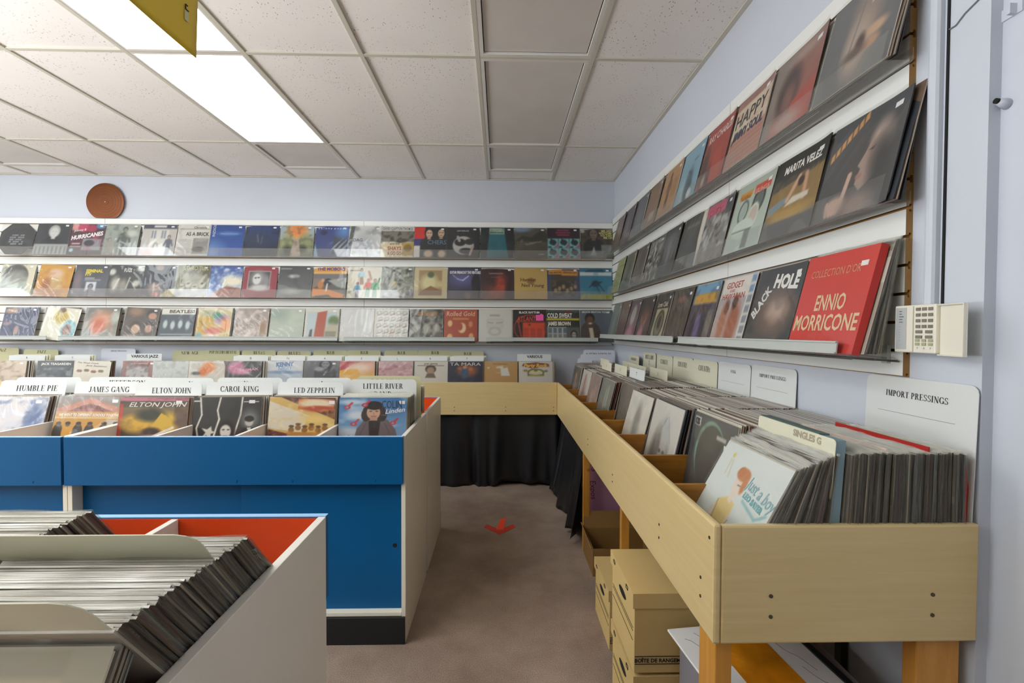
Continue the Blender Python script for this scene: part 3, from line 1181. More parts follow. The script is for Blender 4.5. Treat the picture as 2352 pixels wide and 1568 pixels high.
# ------------------------------------------------------------------ blond record bins along the walls
t = thing('wall_record_bin', 'blond wooden record bin along the back wall with black skirt below', 'record bin', (0, 4.02, 0))
BX0 = -4.75


def board(name, b, mat, par, bevel=.004):
    return b.build(name, M[mat], par, bevel=bevel)


board('front_board', MB().box(BX0, .479, 0, .018, .625, .899), 'blond', t)
board('bin_floor', MB().box(BX0, 1.09, .019, .635, .722, .735), 'ply', t, .001)
for x in (-4.7, -3.2, -1.7, -.35):
    board('leg', MB().box(x, x + .04, .13, .22, 0, .721), 'pine', t)
for x in (-.385, .045, .45):
    for z in (.69, .66):
        MB().tube((x, -.0015, z), (x, .001, z), .004, 8).build('screw', M['screw'], t)
for k in range(12):
    x = .49 - .335 * (k + 1)
    board('divider', MB().box(x - .008, x + .008, .02, .62, .736, .86), 'ply', t, .001)

t = thing('wall_record_bin', 'blond wooden record bin along the right wall, full of records, near end facing the camera', 'record bin', (0, 0, 0))
board('side_board', MB().box(.480, .498, 1.053, 4.037, .625, .899), 'blondside', t, .006)
board('end_board', MB().box(.4985, 1.092, 1.054, 1.072, .625, .895), 'blond', t, .005)
board('bin_floor', MB().box(.4985, 1.098, 1.073, 4.0, .722, .735), 'ply', t, .001)
for y in (1.385, 1.713, 2.06, 2.40, 2.70, 3.0, 3.325, 3.67, 4.0):
    board('divider', MB().box(.499, 1.09, y - .008, y + .008, .7355, .884), 'ply', t, .0015)
for (x, y) in ((.503, 1.09), (.585, 2.275), (.503, 2.86)):
    board('leg', MB().box(x, x + .04, y, y + (.09 if y < 1.5 else .03), 0, .7215), 'pine', t, .003)
board('leg', MB().box(.972, 1.075, 1.078, 1.118, 0, .7215), 'pine', t, .003)
for (x, z) in ((.612, .735), (.612, .688), (.985, .735), (.985, .688)):
    MB().tube((x, 1.052, z), (x, 1.055, z), .0045, 10).build('screw', M['screw'], t)
for (y, z) in ((1.075, .86), (1.12, .745), (1.12, .70), (1.42, .75), (1.42, .71), (2.02, .72), (2.02, .69), (2.6, .74), (2.6, .71)):
    MB().tube((.4785, y, z), (.481, y, z), .004, 8).build('screw', M['screw'], t)


# ---- black skirts
def skirt(label, axis, a0, a1, at, z0, z1, seed, amp, bulge=0.0):
    g = random.Random(seed)
    n = int((a1 - a0) / .008)
    ph = [g.uniform(0, 6.28) for _ in range(6)]
    V, F = [], []
    nz = 14
    for j in range(nz + 1):
        v = j / nz
        for i in range(n + 1):
            s = a0 + (a1 - a0) * i / n
            q = s * 30 + 1.5 * math.sin(s * 9 + ph[0]) + .5 * v * math.sin(s * 17 + ph[5])
            f = math.sin(q + ph[1]) * .55 + math.sin(q * .47 + ph[2]) * .6 + .35 * math.sin(q * 1.9 + ph[3]) * v
            k = amp * (.35 + .9 * v)
            z = z1 + (z0 - z1) * v + (.022 * math.sin(s * 7 + ph[4]) + .012 * math.sin(s * 19 + ph[3])) * v * v
            dpt = f * k + bulge * v ** 1.3 * (1 + .25 * math.sin(s * 5 + ph[2]))
            V.append((s, at - dpt, z) if axis == 'x' else (at - dpt, s, z))
    for j in range(nz):
        for i in range(n):
            a = j * (n + 1) + i
            F.append((a, a + 1, a + n + 2, a + n + 1))
    me = bpy.data.meshes.new('table_skirt')
    me.from_pydata(V, [], F)
    me.materials.append(M['cloth'])
    me.polygons.foreach_set('use_smooth', [True] * len(F))
    o = link('table_skirt', me)
    sm = o.modifiers.new('thickness', 'SOLIDIFY')
    sm.thickness = .002
    tag(o, label, 'cloth skirt')


skirt('pleated black cloth skirt hanging below the back record bin', 'x', -3.9, .515, 4.09, .012, .72, 4, .026)
skirt('black cloth skirt hanging below the far half of the right record bin', 'y', 2.96, 4.03, .535, .02, .72, 9, .022, .085)


# ------------------------------------------------------------------ blue floor counters
def counter(label, x0, yfront, flip, w=1.40, knob=True):
    """bin counter, front towards local -y, x 0..w"""
    t = thing('record_counter', label, 'record counter', ((x0 + w, yfront, 0) if flip else (x0, yfront, 0)), PI if flip else 0)
    D = .588
    board('fascia', MB().box(.001, w - .008, 0, .018, .685, .885), 'blue', t, .0012)
    MB().box(.001, w - .008, .0005, .0175, .8852, .887).build('fascia_edge', M['ltblue'], t)
    MB().box(.019, w - .019, .0185, .0205, .700, .883).build('fascia_lining', M['orange'], t)
    for a in (0.0, w - .018):
        o = board('end_panel', MB().box(a, a + .018, .0185, D, 0.0, .886), 'lam', t, .001)
        MB().box(a + .0005, a + .0175, .0172, .0184, .117, .684).build('edge_band', M['lamedge'], t)
    board('bin_floor', MB().box(.019, w - .019, .0215, D - .02, .686, .699), 'lam', t, .001)
    board('back_board', MB().box(.019, w - .019, D - .018, D, .1, .884), 'orange', t, .001)
    for x in (.352, .683, 1.026):
        xx = w - x if False else x
        board('divider', MB().box(xx - .008, xx + .008, .022, D - .02, .7, .8835), 'lam', t, .001)
    MB().box(.019, w - .019, .0185, .10, .115, .131).build('bottom_shelf', M['lamedge'], t, bevel=.001)
    board('kick_board', MB().box(0.0, w - .001, .006, .0172, 0, .1145), 'kick', t, .001)
    d1 = MB().box(.02, .715, .066, .076, .131, .684).build('sliding_door', M['blue'], t, bevel=.001)
    d2 = MB().box(.695, w - .02, .05, .060, .131, .684).build('sliding_door', M['blue'], t, bevel=.001)
    if knob:
        MB().tube((w - .052, .0494, .405), (w - .052, .0502, .405), .0095, 16).build('finger_hole', M['dark'], d2)
    for x in (.70, .93, 1.275):
        MB().tube((x, -.002, .702), (x, .001, .702), .005, 10).build('screw', M['ltblue' if False else 'blue'], t)
    return t


counter('blue and white record counter with sliding doors, right one facing the camera', -1.80, 2.007, False)
counter('blue and white record counter, left one running out of the picture', -3.202, 2.007, False)
counter('white ended record counter, right one standing back to back behind the blue fronted counter', -1.80, 3.225, True)
counter('white ended record counter, left one standing back to back behind the blue fronted counter', -3.202, 3.225, True)
counter('near record counter with orange lined bin and white end panel at bottom left', -1.815, 1.162, True)


# ------------------------------------------------------------------ under the right bin
def bankers_box(label, x0, y0, z0, note, group=None):
    """w along y .31, d along x .38, h .265; open side towards the aisle carries the hand hole"""
    W_, D_, H_ = .305, .38, .262
    t = thing('storage_box', label, 'box', (x0, y0, z0), 0, group)
    board('body', MB().box(.006, D_ - .006, .006, W_ - .006, 0, H_ - .012), 'card', t, .002)
    b = MB()
    b.box(0, D_, 0, W_, H_ - .012, H_ - .008)
    b.box(0, .004, 0, W_, H_ - .055, H_ - .012)
    b.box(D_ - .004, D_, 0, W_, H_ - .055, H_ - .012)
    b.box(.004, D_ - .004, 0, .004, H_ - .055, H_ - .012)
    b.box(.004, D_ - .004, W_ - .004, W_, H_ - .055, H_ - .012)
    b.build('lid', M['card'], t)
    for y in (.06, .23):
        MB().path([(-.001, y, H_ - .02), (-.001, y + .022, H_ - .02), (-.001, y + .022, H_ - .030), (-.001, y, H_ - .030), (-.001, y, H_ - .02)], .0012, 4).build('tab_slot', M['ink'], t)
    pts = [(.15 + .045 * math.cos(a), .178 + .012 * math.sin(a)) for a in [2 * PI * k / 20 for k in range(20)]]
    MB().prism(pts, 'x', .0045, .0059).build('hand_hole', M['dark'], t)
    b = MB()
    for z in (.095, .125, .135):
        b.box(.0048, .0058, .02, W_ - .02, z, z + .0015)
    b.build('printed_line', M['ink'], t)
    b = MB()
    for z in (.028, .052):
        b.box(.008, D_ - .008, .0048, .0058, z, z + .002)
    b.build('printed_line', M['ink'], t)
    if note:
        letters('box_lettering', t, [(note, .008 + note_w(note) / 2, .041, .0125, {'bold': .03, 'w': note_w(note)})], M['ink'], None, .0044)
    return t


def note_w(s):
    return .0098 * len(s)


bankers_box('buff cardboard storage box with lid on the carpet, lower of the two stacked', .418, 1.462, 0.0, 'BOÎTE DE RANGEMENT')
bankers_box('buff cardboard storage box with hand hole, upper of the two stacked', .414, 1.458, .2635, 'BOÎTE DE RANGEMENT')
bankers_box('buff cardboard storage box standing alone behind the stacked pair', .452, 1.955, 0.0, 'STORAGE BOX')

t = thing('open_carton', 'open brown cardboard carton with flaps, behind the storage boxes', 'box', (.505, 2.56, 0))
b = MB()
Hc = .15
b.box(0, .36, 0, .004, .003, Hc); b.box(0, .36, .276, .28, .003, Hc); b.box(0, .004, .004, .276, .003, Hc); b.box(.356, .36, .004, .276, .003, Hc)
b.build('side_walls', M['cardin'], t)
MB().box(0, .36, 0, .28, 0, .003).build('bottom', M['cardin'], t)
for nm, pts in (('flap', [(0, .28, Hc), (.36, .28, Hc), (.36, .31, Hc + .09), (0, .31, Hc + .09)]),
                ('flap', [(0, 0, Hc), (.36, 0, Hc), (.36, .07, Hc - .06), (0, .07, Hc - .06)]),
                ('flap', [(0, 0, Hc), (0, .28, Hc), (-.02, .28, Hc + .035), (-.012, 0, Hc + .004)])):
    pts2 = [(x + .003, y, z + .003) for x, y, z in pts]
    MB().add(pts + pts2, [(0, 1, 2, 3), (7, 6, 5, 4), (0, 4, 5, 1), (1, 5, 6, 2), (2, 6, 7, 3), (3, 7, 4, 0)]).build(nm, M['cardin'], t)

o = MB().box(.548, .95, 2.962, 2.987, .004, .70).build('foam_board', M['foam'], None, bevel=.002)
tag(o, 'mauve foam insulation board with handwriting, standing under the right bin', 'foam board')
letters('handwriting', o, [('R-3', .585, .49, .036, {'rot': -1.5, 'shear': .1, 'c': '6d3a4e'}), ('Expos', .585, .34, .036, {'rot': -1.5, 'shear': .15, 'c': '6d3a4e'})], M['ink'], None, 2.9612)

o = thing('plastic_crate', 'grey plastic crate holding a white poster, behind the near bin leg', 'crate', (.555, 1.20, 0))
b = MB()
b.box(0, .38, 0, .24, 0, .006); b.box(0, .38, 0, .006, .006, .40); b.box(0, .38, .234, .24, .006, .40); b.box(0, .006, .006, .234, .006, .40); b.box(.374, .38, .006, .234, .006, .40)
b.build('tub', M['grey'], o)
MB().box(-.012, .392, -.012, .252, .395, .408).box(.01, .37, .01, .23, .39, .395).build('lid', M['grey'], o)
o = thing('poster_board', 'white poster board with loose pencil lines and an amber picture, lying under the right bin', 'poster', (.715, 1.268, .418))
o.rotation_euler = (math.radians(5), math.radians(2), math.radians(10))
MB().box(-.19, .18, -.165, .165, 0, .006).build('board', M['paper'], o, bevel=.001)
MB().box(-.085, .075, -.15, .085, .0061, .0068).build('amber_picture', M['amber'], o)
for q, (x, y) in enumerate(((-.16, .12), (-.12, .13), (.09, .1), (.11, -.02))):
    pts = [(x + .014 * k * (1 if q < 2 else .6), y - .022 * k + .012 * math.sin(k * 1.3 + q), .0066) for k in range(7)]
    MB().path(pts, .0006, 4).build('pencil_line', M['inkgrey'], o)
MB().box(.18, .20, -.165, .165, -.006, .010).build('dark_edge', M['kick'], o)
o = thing('grey_panel', 'flat grey panel with black edge leaning against the right wall below the bin', 'panel', (XR - .026, 1.46, 0))
MB().box(0, .018, .03, .34, 0, .66).build('face', M['grey'], o, bevel=.002)
MB().box(-.002, .02, 0, .029, 0, .66).build('edge_strip', M['kick'], o)

# ------------------------------------------------------------------ keypad on the right wall
k = thing('alarm_keypad', 'ivory alarm keypad with its cover flap swung open on the right wall', 'keypad', (1.0815, 1.259, 1.279))
KW, KH, KD = .122, .122, .026
board('body', MB().box(-KD, 0, -KW, 0, 0, KH), 'keyp', k, .003)
MB().box(-KD - .0012, -KD, -.038, -.006, .008, KH - .006).build('indicator_window', M['keys'], k, bevel=.0005)
b = MB()
for q, L in enumerate((.008, .008, .014, .010, .011)):
    b.box(-KD - .0016, -KD - .0012, -.016 - L, -.016, KH - .016 - q * .007, KH - .0145 - q * .007)
for q in range(6):
    b.box(-KD - .0016, -KD - .0012, -.018, -.017, .066 - q * .007, .067 - q * .007)
b.build('indicator_print', M['ink'], k)
MB().box(-KD - .004, -KD, -.060, -.050, .003, KH - .003).build('ridge', M['keyp'], k, bevel=.001)
kx0 = -.066
for r in range(4):
    for c in range(3):
        y = kx0 - .007 - c * .0175
        MB().box(-KD - .0025, -KD, y - .0062, y + .0062, KH - .0155 - r * .0145, KH - .0075 - r * .0145).build('key', M['keyg'], k, bevel=.0008)
for r in range(2):
    for c in range(2):
        y = kx0 - .010 - c * .028
        MB().box(-KD - .0025, -KD, y - .0095, y + .0095, KH - .072 - r * .013, KH - .0645 - r * .013).build('key', M['keyg'], k, bevel=.0008)
for r in range(2):
    for c in range(3):
        y = kx0 - .006 - c * .0185
        MB().box(-KD - .0025, -KD, y - .006, y + .006, .0285 - r * .0095, .0355 - r * .0095).build('key', M['keyn'], k, bevel=.0008)
fm = letters('key_lettering', k, [(s, q, 0, .0055, {'bold': .0}) for s, q in (('F', -.0185), ('A', 0), ('P', .0185))], M['inkgrey'], None, 0)
fm.matrix_local = Matrix.Translation((-KD - .0006, kx0 - .0245, .0125)) @ Matrix.Rotation(-PI / 2, 4, 'Z')
f = MB()
f.box(-.004, 0, -.080, 0, -.004, KH - .002)
f.box(-.010, -.004, -.080, -.077, -.004, KH - .002)
f.box(-.010, -.004, -.077, 0, KH - .005, KH - .002)
f.box(-.010, -.004, -.077, 0, -.004, -.001)
f.build('cover_flap', M['keyp'], k, bevel=.0008, mw=Matrix.Translation((-.012, -KW - .001, 0)) @ Matrix.Rotation(math.radians(-10), 4, 'Z'))

# ------------------------------------------------------------------ copper disc, hanging card, floor arrow
d = thing('copper_record', 'copper coloured disc record standing on top of the back slatwall', 'record', (-3.735, WB - .024, 2.382 + .152))
b = MB()
prof = [(.004, 0), (.055, 0), (.0565, -.0004), (.16, -.0004), (.173, 0), (.176, .001)]
V, F = [], []
n = 64
for (r, y) in prof:
    V += [(r * math.cos(2 * PI * q / n), y, max(r * math.sin(2 * PI * q / n), -.1515)) for q in range(n)]
for j in range(len(prof) - 1):
    F += [(j * n + q, j * n + (q + 1) % n, (j + 1) * n + (q + 1) % n, (j + 1) * n + q) for q in range(n)]
b.add(V, F)
b.add([(r * math.cos(2 * PI * q / n), .004, max(r * math.sin(2 * PI * q / n), -.1515)) for r in (.176,) for q in range(n)] + [(0, .004, 0)], [(q, (q + 1) % n, n) for q in range(n)])
b.build('disc', M['copper'], d)
b = MB()
for r in (.03, .075, .10, .125, .15):
    b.path([(r * math.cos(2 * PI * q / 40), -.0006, r * math.sin(2 * PI * q / 40)) for q in range(41)], .0006, 3)
b.build('groove_ring', M['copper'], d)
MB().tube((0, .001, 0), (0, -.0015, 0), .004, 12).build('spindle_hole', M['paper'], d)

y = thing('hanging_card', 'large yellow card hanging from the ceiling in front of the lit panel', 'hanging sign', (-.985, 1.59, 2.207))
V, F = [], []
n = 16
for j in range(n + 1):
    for i in range(n + 1):
        s, h = i / n, j / n
        V.append((-.02 * s * (1 - s) * (1.2 - h) + .012 * h, -.46 * s, .34 * h))
for j in range(n):
    for i in range(n):
        a = j * (n + 1) + i
        F.append((a, a + n + 1, a + n + 2, a + 1))
me = bpy.data.meshes.new('card_sheet')
me.from_pydata(V, [], F)
me.materials.append(M['yellow'])
me.polygons.foreach_set('use_smooth', [True] * len(F))
o = link('card_sheet', me, y)
sm = o.modifiers.new('thickness', 'SOLIDIFY')
sm.thickness = .002
MB().box(.0035, .0045, -.062, -.044, .085, .115).build('clip_label', M['tan'], y)
MB().path([(.006, -.046, .118), (.006, -.060, .118), (.006, -.060, .132), (.006, -.05, .132)], .0018, 6).build('clip', M['ink'], y)
for s in (-.05, -.41):
    MB().tube((0, s, .335), (0, s, CE - 2.257 - .004), .0008, 5).build('string', M['paper'], y)

# ---- tape arrow on the carpet
t = thing('floor_arrow', 'orange red tape arrow on the carpet pointing to the camera', 'floor marking', (0, 3.2, 0))
MB().add([(-.024, -.02, .0022), (.024, -.02, .0022), (.044, .185, .0012), (.008, .165, .004), (-.024, .0, .0004), (.024, .0, .0004), (.044, .185, .0004), (.008, .165, .0004)],
         [(0, 1, 2, 3), (4, 7, 6, 5), (0, 4, 5, 1), (1, 5, 6, 2), (2, 6, 7, 3), (3, 7, 4, 0)]).build('shaft', M['tape'], t)
MB().prism([(-.108, .020), (-.090, .070), (0, -.015), (0, -.098)], 'z', .0004, .0018).build('arrow_arm', M['tape2'], t)
MB().prism([(.108, .022), (.090, .072), (0, -.015), (0, -.098)], 'z', .0004, .0016).build('arrow_arm', M['tape2'], t)
# ------------------------------------------------------------------ covers on the back wall
GT, GM, GB = 'records on the top row of the back wall', 'records on the middle row of the back wall', 'records on the bottom row of the back wall'
L15 = math.radians(15)


def streets(p, c='1d2024', s=1):
    p.nz(6, .8, s, c)


TOP = [
 (-4.52, 'black octagonal record sleeve with rows of pale dots', '202428', '3a3f43', lambda p: (p.nz(5, .5, 3, '4a5054'), [p.r(.3 + .06 * i, .32 + .07 * j, .335 + .06 * i, .345 + .07 * j, 'd8dadc') for i in range(7) for j in range(5) if (i * 3 + j) % 4]), [], dict(cut=.55, sticker=False)),
 (-4.195, 'navy black sleeve with a pale bust of a man in a dark jacket above bars', '2c3038', '343842', lambda p: (p.bust(.52, .58, .4, 'c9cac8', 'a9aaa6', '23262c'), p.r(0, 0, 1, .34, '9aa0a0'), [p.r(.06 + .12 * i, .03, .11 + .12 * i, .26, '6b7070') for i in range(8)]), [], {}),
 (-3.882, 'sleeve with slanted white HURRICANES lettering and pink balloons', '3d2a38', '4a3038', lambda p: (p.e(.1, .9, .14, .12, 'd99a98'), p.e(.36, .88, .17, .14, 'c23f66'), p.e(.6, .86, .15, .12, 'a82f52'), p.e(.85, .95, .14, .1, '4f86b8'), p.e(.75, .6, .1, .1, '9a3c4e'), p.r(.4, .15, .94, .52, '8d8d95'), p.e(.6, .38, .15, .1, '3a3a44'), p.r(.1, .34, .34, .38, 'd8d8d8'), p.r(.06, .25, .38, .29, 'b9a9a9'), p.e(.12, .15, .06, .06, '9cc6d8'), p.nz(4, .3, 9, '8a3a55')), [('HURRICANES', .5, .62, .13, 'f4eef0', {'w': .92, 'shear': .2, 'rot': .19, 'bold': .04}), ('Johnny &', .26, .8, .07, 'f0e6e8', {'rot': .15, 'shear': .2})], {}),
 (-3.561, 'grey green sleeve with two faint standing figures', '8b938c', 'a3aaa2', lambda p: (p.nz(5, .6, 4, '6c746d'), p.man(.58, .05, .85, '8d8d86', '3f4440', '565d57', '4b524c'), p.man(.17, .0, .55, 'a9a69c', '70675a', '97968b', '8b8a7f'), p.e(.78, .7, .16, .12, 'c3c9c2', .5)), [], {}),
 (-3.218, 'pale sleeve with a white doorway and windows and a slate title banner', 'b8b6b4', 'c9c7c2', lambda p: (p.r(0, .86, 1, 1, '4a5060'), p.r(.25, .1, .78, .82, 'd9d8d2'), p.r(.27, .55, .4, .8, '9094a2'), p.r(.56, .55, .69, .8, '9094a2'), p.ln(.335, .55, .335, .8, .01, 'e8e8e4'), p.ln(.625, .55, .625, .8, .01, 'e8e8e4'), p.e(.44, .28, .07, .13, '8d9098'), p.e(.44, .28, .045, .1, 'd2d1cc'), p.man(.8, .05, .6, 'c0a090', '4a4a52', '666b7c', '5a5f70'), p.e(.14, .1, .25, .12, 'a87468', .6), p.r(.32, .9, .68, .97, 'd9d9d9')), [], {}),
 (-2.895, 'white newsprint style sleeve with the words AS A BRICK', 'cfcec9', 'd8d7d1', lambda p: (p.r(.5, .06, .95, .56, '8f8f8b'), p.e(.7, .2, .2, .08, '4f4f4c'), p.nz(6, .5, 8, 'b4b3ae'), p.r(.05, .85, .95, .86, '77'.ljust(3, '7')), [p.r(.06, .1 + .05 * i, .44, .115 + .05 * i, 'a5a5a0') for i in range(9)]), [('AS A BRICK', .6, .7, .12, '2c2c2c', {'w': .68, 'bold': .02}), ('Chronicle', .66, .91, .07, '55544f', {})], {}),
 (-2.586, 'plain bright blue sleeve with a white glare ellipse and side title', '2a58a8', '1d4a94', lambda p: (p.e(.55, .72, .32, .07, '4d78bb', .4), p.r(.3, .705, .82, .72, '9db4d8'), p.e(.1, .1, .3, .3, '6f92c8', .8)), [('INZXOL', .1, .82, .08, 'c9d6ea', {'rot': 1.57})], {}),  # glare painted into the print as a paler ellipse
 (-2.264, 'dark navy sleeve with a faint drum kit shape', '1c2535', '24407c', lambda p: (p.nz(3, .5, 5, '161c28'), p.e(.4, .55, .25, .2, '2c3a55', .8), p.ln(.42, .45, .36, .7, .012, '6b7890'), p.ln(.5, .4, .52, .62, .01, '5c6880')), [], {}),
 (-1.933, 'sleeve with an orange sun over two moss green rounded hills', 'a8a892', '9fb4cc', lambda p: (p.e(.5, .82, .3, .28, 'e9a24f', .5), p.e(.5, .86, .2, .2, 'e2884a', .4), p.r(0, 0, 1, .54, '5a5f4c'), p.e(.22, .4, .22, .3, '9a9f74', .4), p.e(.78, .4, .22, .3, '8e9468', .4), p.e(.25, .2, .14, .16, '34382c', .5), p.e(.7, .24, .13, .12, '34382c', .5), p.p([(.42, .55), (.56, .55), (.66, 0), (.34, 0)], 'b39f90'), p.nz(7, .35, 5, '4a4e3c')), [], {}),
 (-1.605, 'indigo sleeve with small spaced white title and a dark square', '3a4672', '2f3f86', lambda p: (p.r(.55, .08, .96, .68, '3c4152'), p.e(.85, .85, .2, .2, '5d8ec8', .8), p.e(.25, .78, .1, .08, '25294a'), p.p([(0, 0), (0, .45), (.14, 0)], '86a9bb')), [('s k i n n y  p u p p y', .5, .93, .055, 'd8def0', {'w': .86})], {}),
 (-1.288, 'pale silver sleeve in a torn dark edged bag', 'c9cacb', 'dcdcdb', lambda p: (p.nz(3, .8, 11, '8d8f91'), p.e(.5, .45, .3, .35, 'b3b4b6', .6), p.ln(0, 0, .12, 1, .06, '55585a'), p.r(.22, .2, .62, .6, 'aeb2bb', .6)), [('DAG', .28, .55, .1, '5a5c62', {})], dict(bag=1.8)),
 (-0.983, 'cream sleeve with band photo strip above the words A GO GO', 'd8cdb0', 'd9d6cd', lambda p: (p.r(0, .5, 1, .86, '7d776b'), p.nz(7, .9, 6, '3f3b35'), p.r(0, .86, 1, 1, 'd5d5d0'), p.r(.66, .06, 1, .48, 'b99a4e'), p.r(.0, 0, .64, .46, 'd9c9a2'), p.e(.82, .3, .12, .12, '8a7038')), [('DAVID CLAYTON THOMAS', .5, .93, .09, '5d666b', {'w': .9}), ('and the', .42, .44, .07, '3a3530', {}), ('SHAYS', .42, .29, .12, 'b5583c', {'w': .42, 'bold': .03}), ('A GO GO', .42, .13, .12, 'b5583c', {'w': .42, 'bold': .03})], {}),
 (-0.672, 'sleeve with a red corner block and two dark haired men on black', '30343c', '2a2d33', lambda p: (p.r(0, .6, .34, 1, 'd6302a'), p.r(0, .38, .3, .6, '3a3f7a'), p.r(0, 0, .3, .38, 'd5d2cd'), p.bust(.46, .66, .34, 'd9b59a', '1d1a1a', '25262c'), p.bust(.82, .68, .34, 'd4b096', '1d1a1a', '2b2c33'), p.e(.45, .12, .14, .12, 'c9ac92', .3), p.e(.85, .12, .12, .12, 'cdb096', .3)), [('CHERS', .7, .5, .14, '5f7d95', {'w': .56})], dict(bag=1.7)),
 (-0.364, 'black sleeve with a swirling silver mask shape', '22252a', '2e3135', lambda p: (p.e(.52, .4, .32, .3, 'b9b6b2'), p.e(.42, .5, .17, .12, '26282c'), p.e(.6, .22, .2, .1, '26282c'), p.e(.7, .52, .14, .1, '2e3034'), p.ln(.35, .68, .4, .55, .04, 'b0adaa'), p.ln(.8, .35, .72, .1, .035, 'b89c8c'), p.r(.82, 0, 1, .15, '141517')), [('LAW DISPLACE', .5, .88, .05, 'c9cdd0', {'w': .36})], {}),
 (-0.035, 'black sleeve with a tapering teal tower and pale title band', '1d2426', '22292c', lambda p: (p.p([(.18, 0), (.84, 0), (.7, .98), (.28, .98)], '2a6f7d'), p.r(.26, .82, .72, .98, '9fb9a4'), p.r(.27, .78, .71, .87, 'b4c9ae'), p.nz(5, .4, 3, '1f5562')), [('ENDLESS BOOGIE', .49, .83, .05, '2b3c33', {'w': .4, 'bold': .03})], {}),
 (0.288, 'olive sleeve of a lone walker on a path between dark hills', '544d3c', '5a5a52', lambda p: (p.r(0, .55, 1, 1, '57564c'), p.e(.2, .98, .3, .12, '7f93b4', .4), p.p([(0, .55), (.25, .75), (.5, .68), (.85, .95), (1, .8), (1, .55)], '3a3a31'), p.p([(.3, .48), (.85, .58), (.8, .52), (.35, .42)], '8d8a75'), p.man(.22, .05, .56, '6e675a', '6a675e', '5d5a50', '544f46'), p.nz(4, .35, 7, '3f3b2d'), p.r(.74, .12, .88, .14, 'c9c9c0')), [], {}),
 (0.603, 'sleeve with six turquoise and pink repeated pictures under pink script', '8fb4b6', '2b1f2c', lambda p: (p.r(0, .66, 1, 1, '2a1c2a'), [(p.r(.02 + .33 * i, .02 + .325 * j, .32 + .33 * i, .32 + .325 * j, '7fc0c2'), p.p([(.2 + .33 * i, .03 + .325 * j), (.32 + .33 * i, .03 + .325 * j), (.32 + .33 * i, .17 + .325 * j)], 'b5567c'), p.e(.17 + .33 * i, .2 + .325 * j, .11, .09, '22363c'), p.ln(.12 + .33 * i, .3 + .325 * j, .2 + .33 * i, .12 + .325 * j, .025, '1b2a30'), p.r(.03 + .33 * i, .03 + .325 * j, .12 + .33 * i, .07 + .325 * j, '161a1c')) for i in range(3) for j in range(2)], p.r(.3, .9, .66, .95, '98365a'), p.r(.26, .82, .7, .87, '98365a'), p.r(.3, .74, .68, .79, '98365a')), [], {}),
 (0.919, 'dark brown sleeve with yellow green lettering at the upper right', '4a443a', '4f463a', lambda p: (p.nz(5, .6, 8, '2b2620'), p.bust(.42, .68, .4, '7f6d5e', '2a2320', '23242a'), p.e(.55, .12, .5, .14, '7d7f7c', .4), p.r(.64, .22, .95, .46, '7c8282'), p.p([(.3, .1), (.42, .42), (.48, .1)], 'a9aaa6'), p.e(.08, .9, .07, .05, 'b8b8b0')), [('MR IAN', .82, .92, .07, 'd6cf7c', {'bold': .03}), ('WHITCOMB', .78, .845, .07, 'd6cf7c', {'bold': .03, 'w': .4}), ('YOU TURN', .8, .77, .07, 'd6cf7c', {'bold': .03, 'w': .36}), ('ME ON', .87, .695, .07, 'd6cf7c', {'bold': .03})], dict(sticker=False)),
]
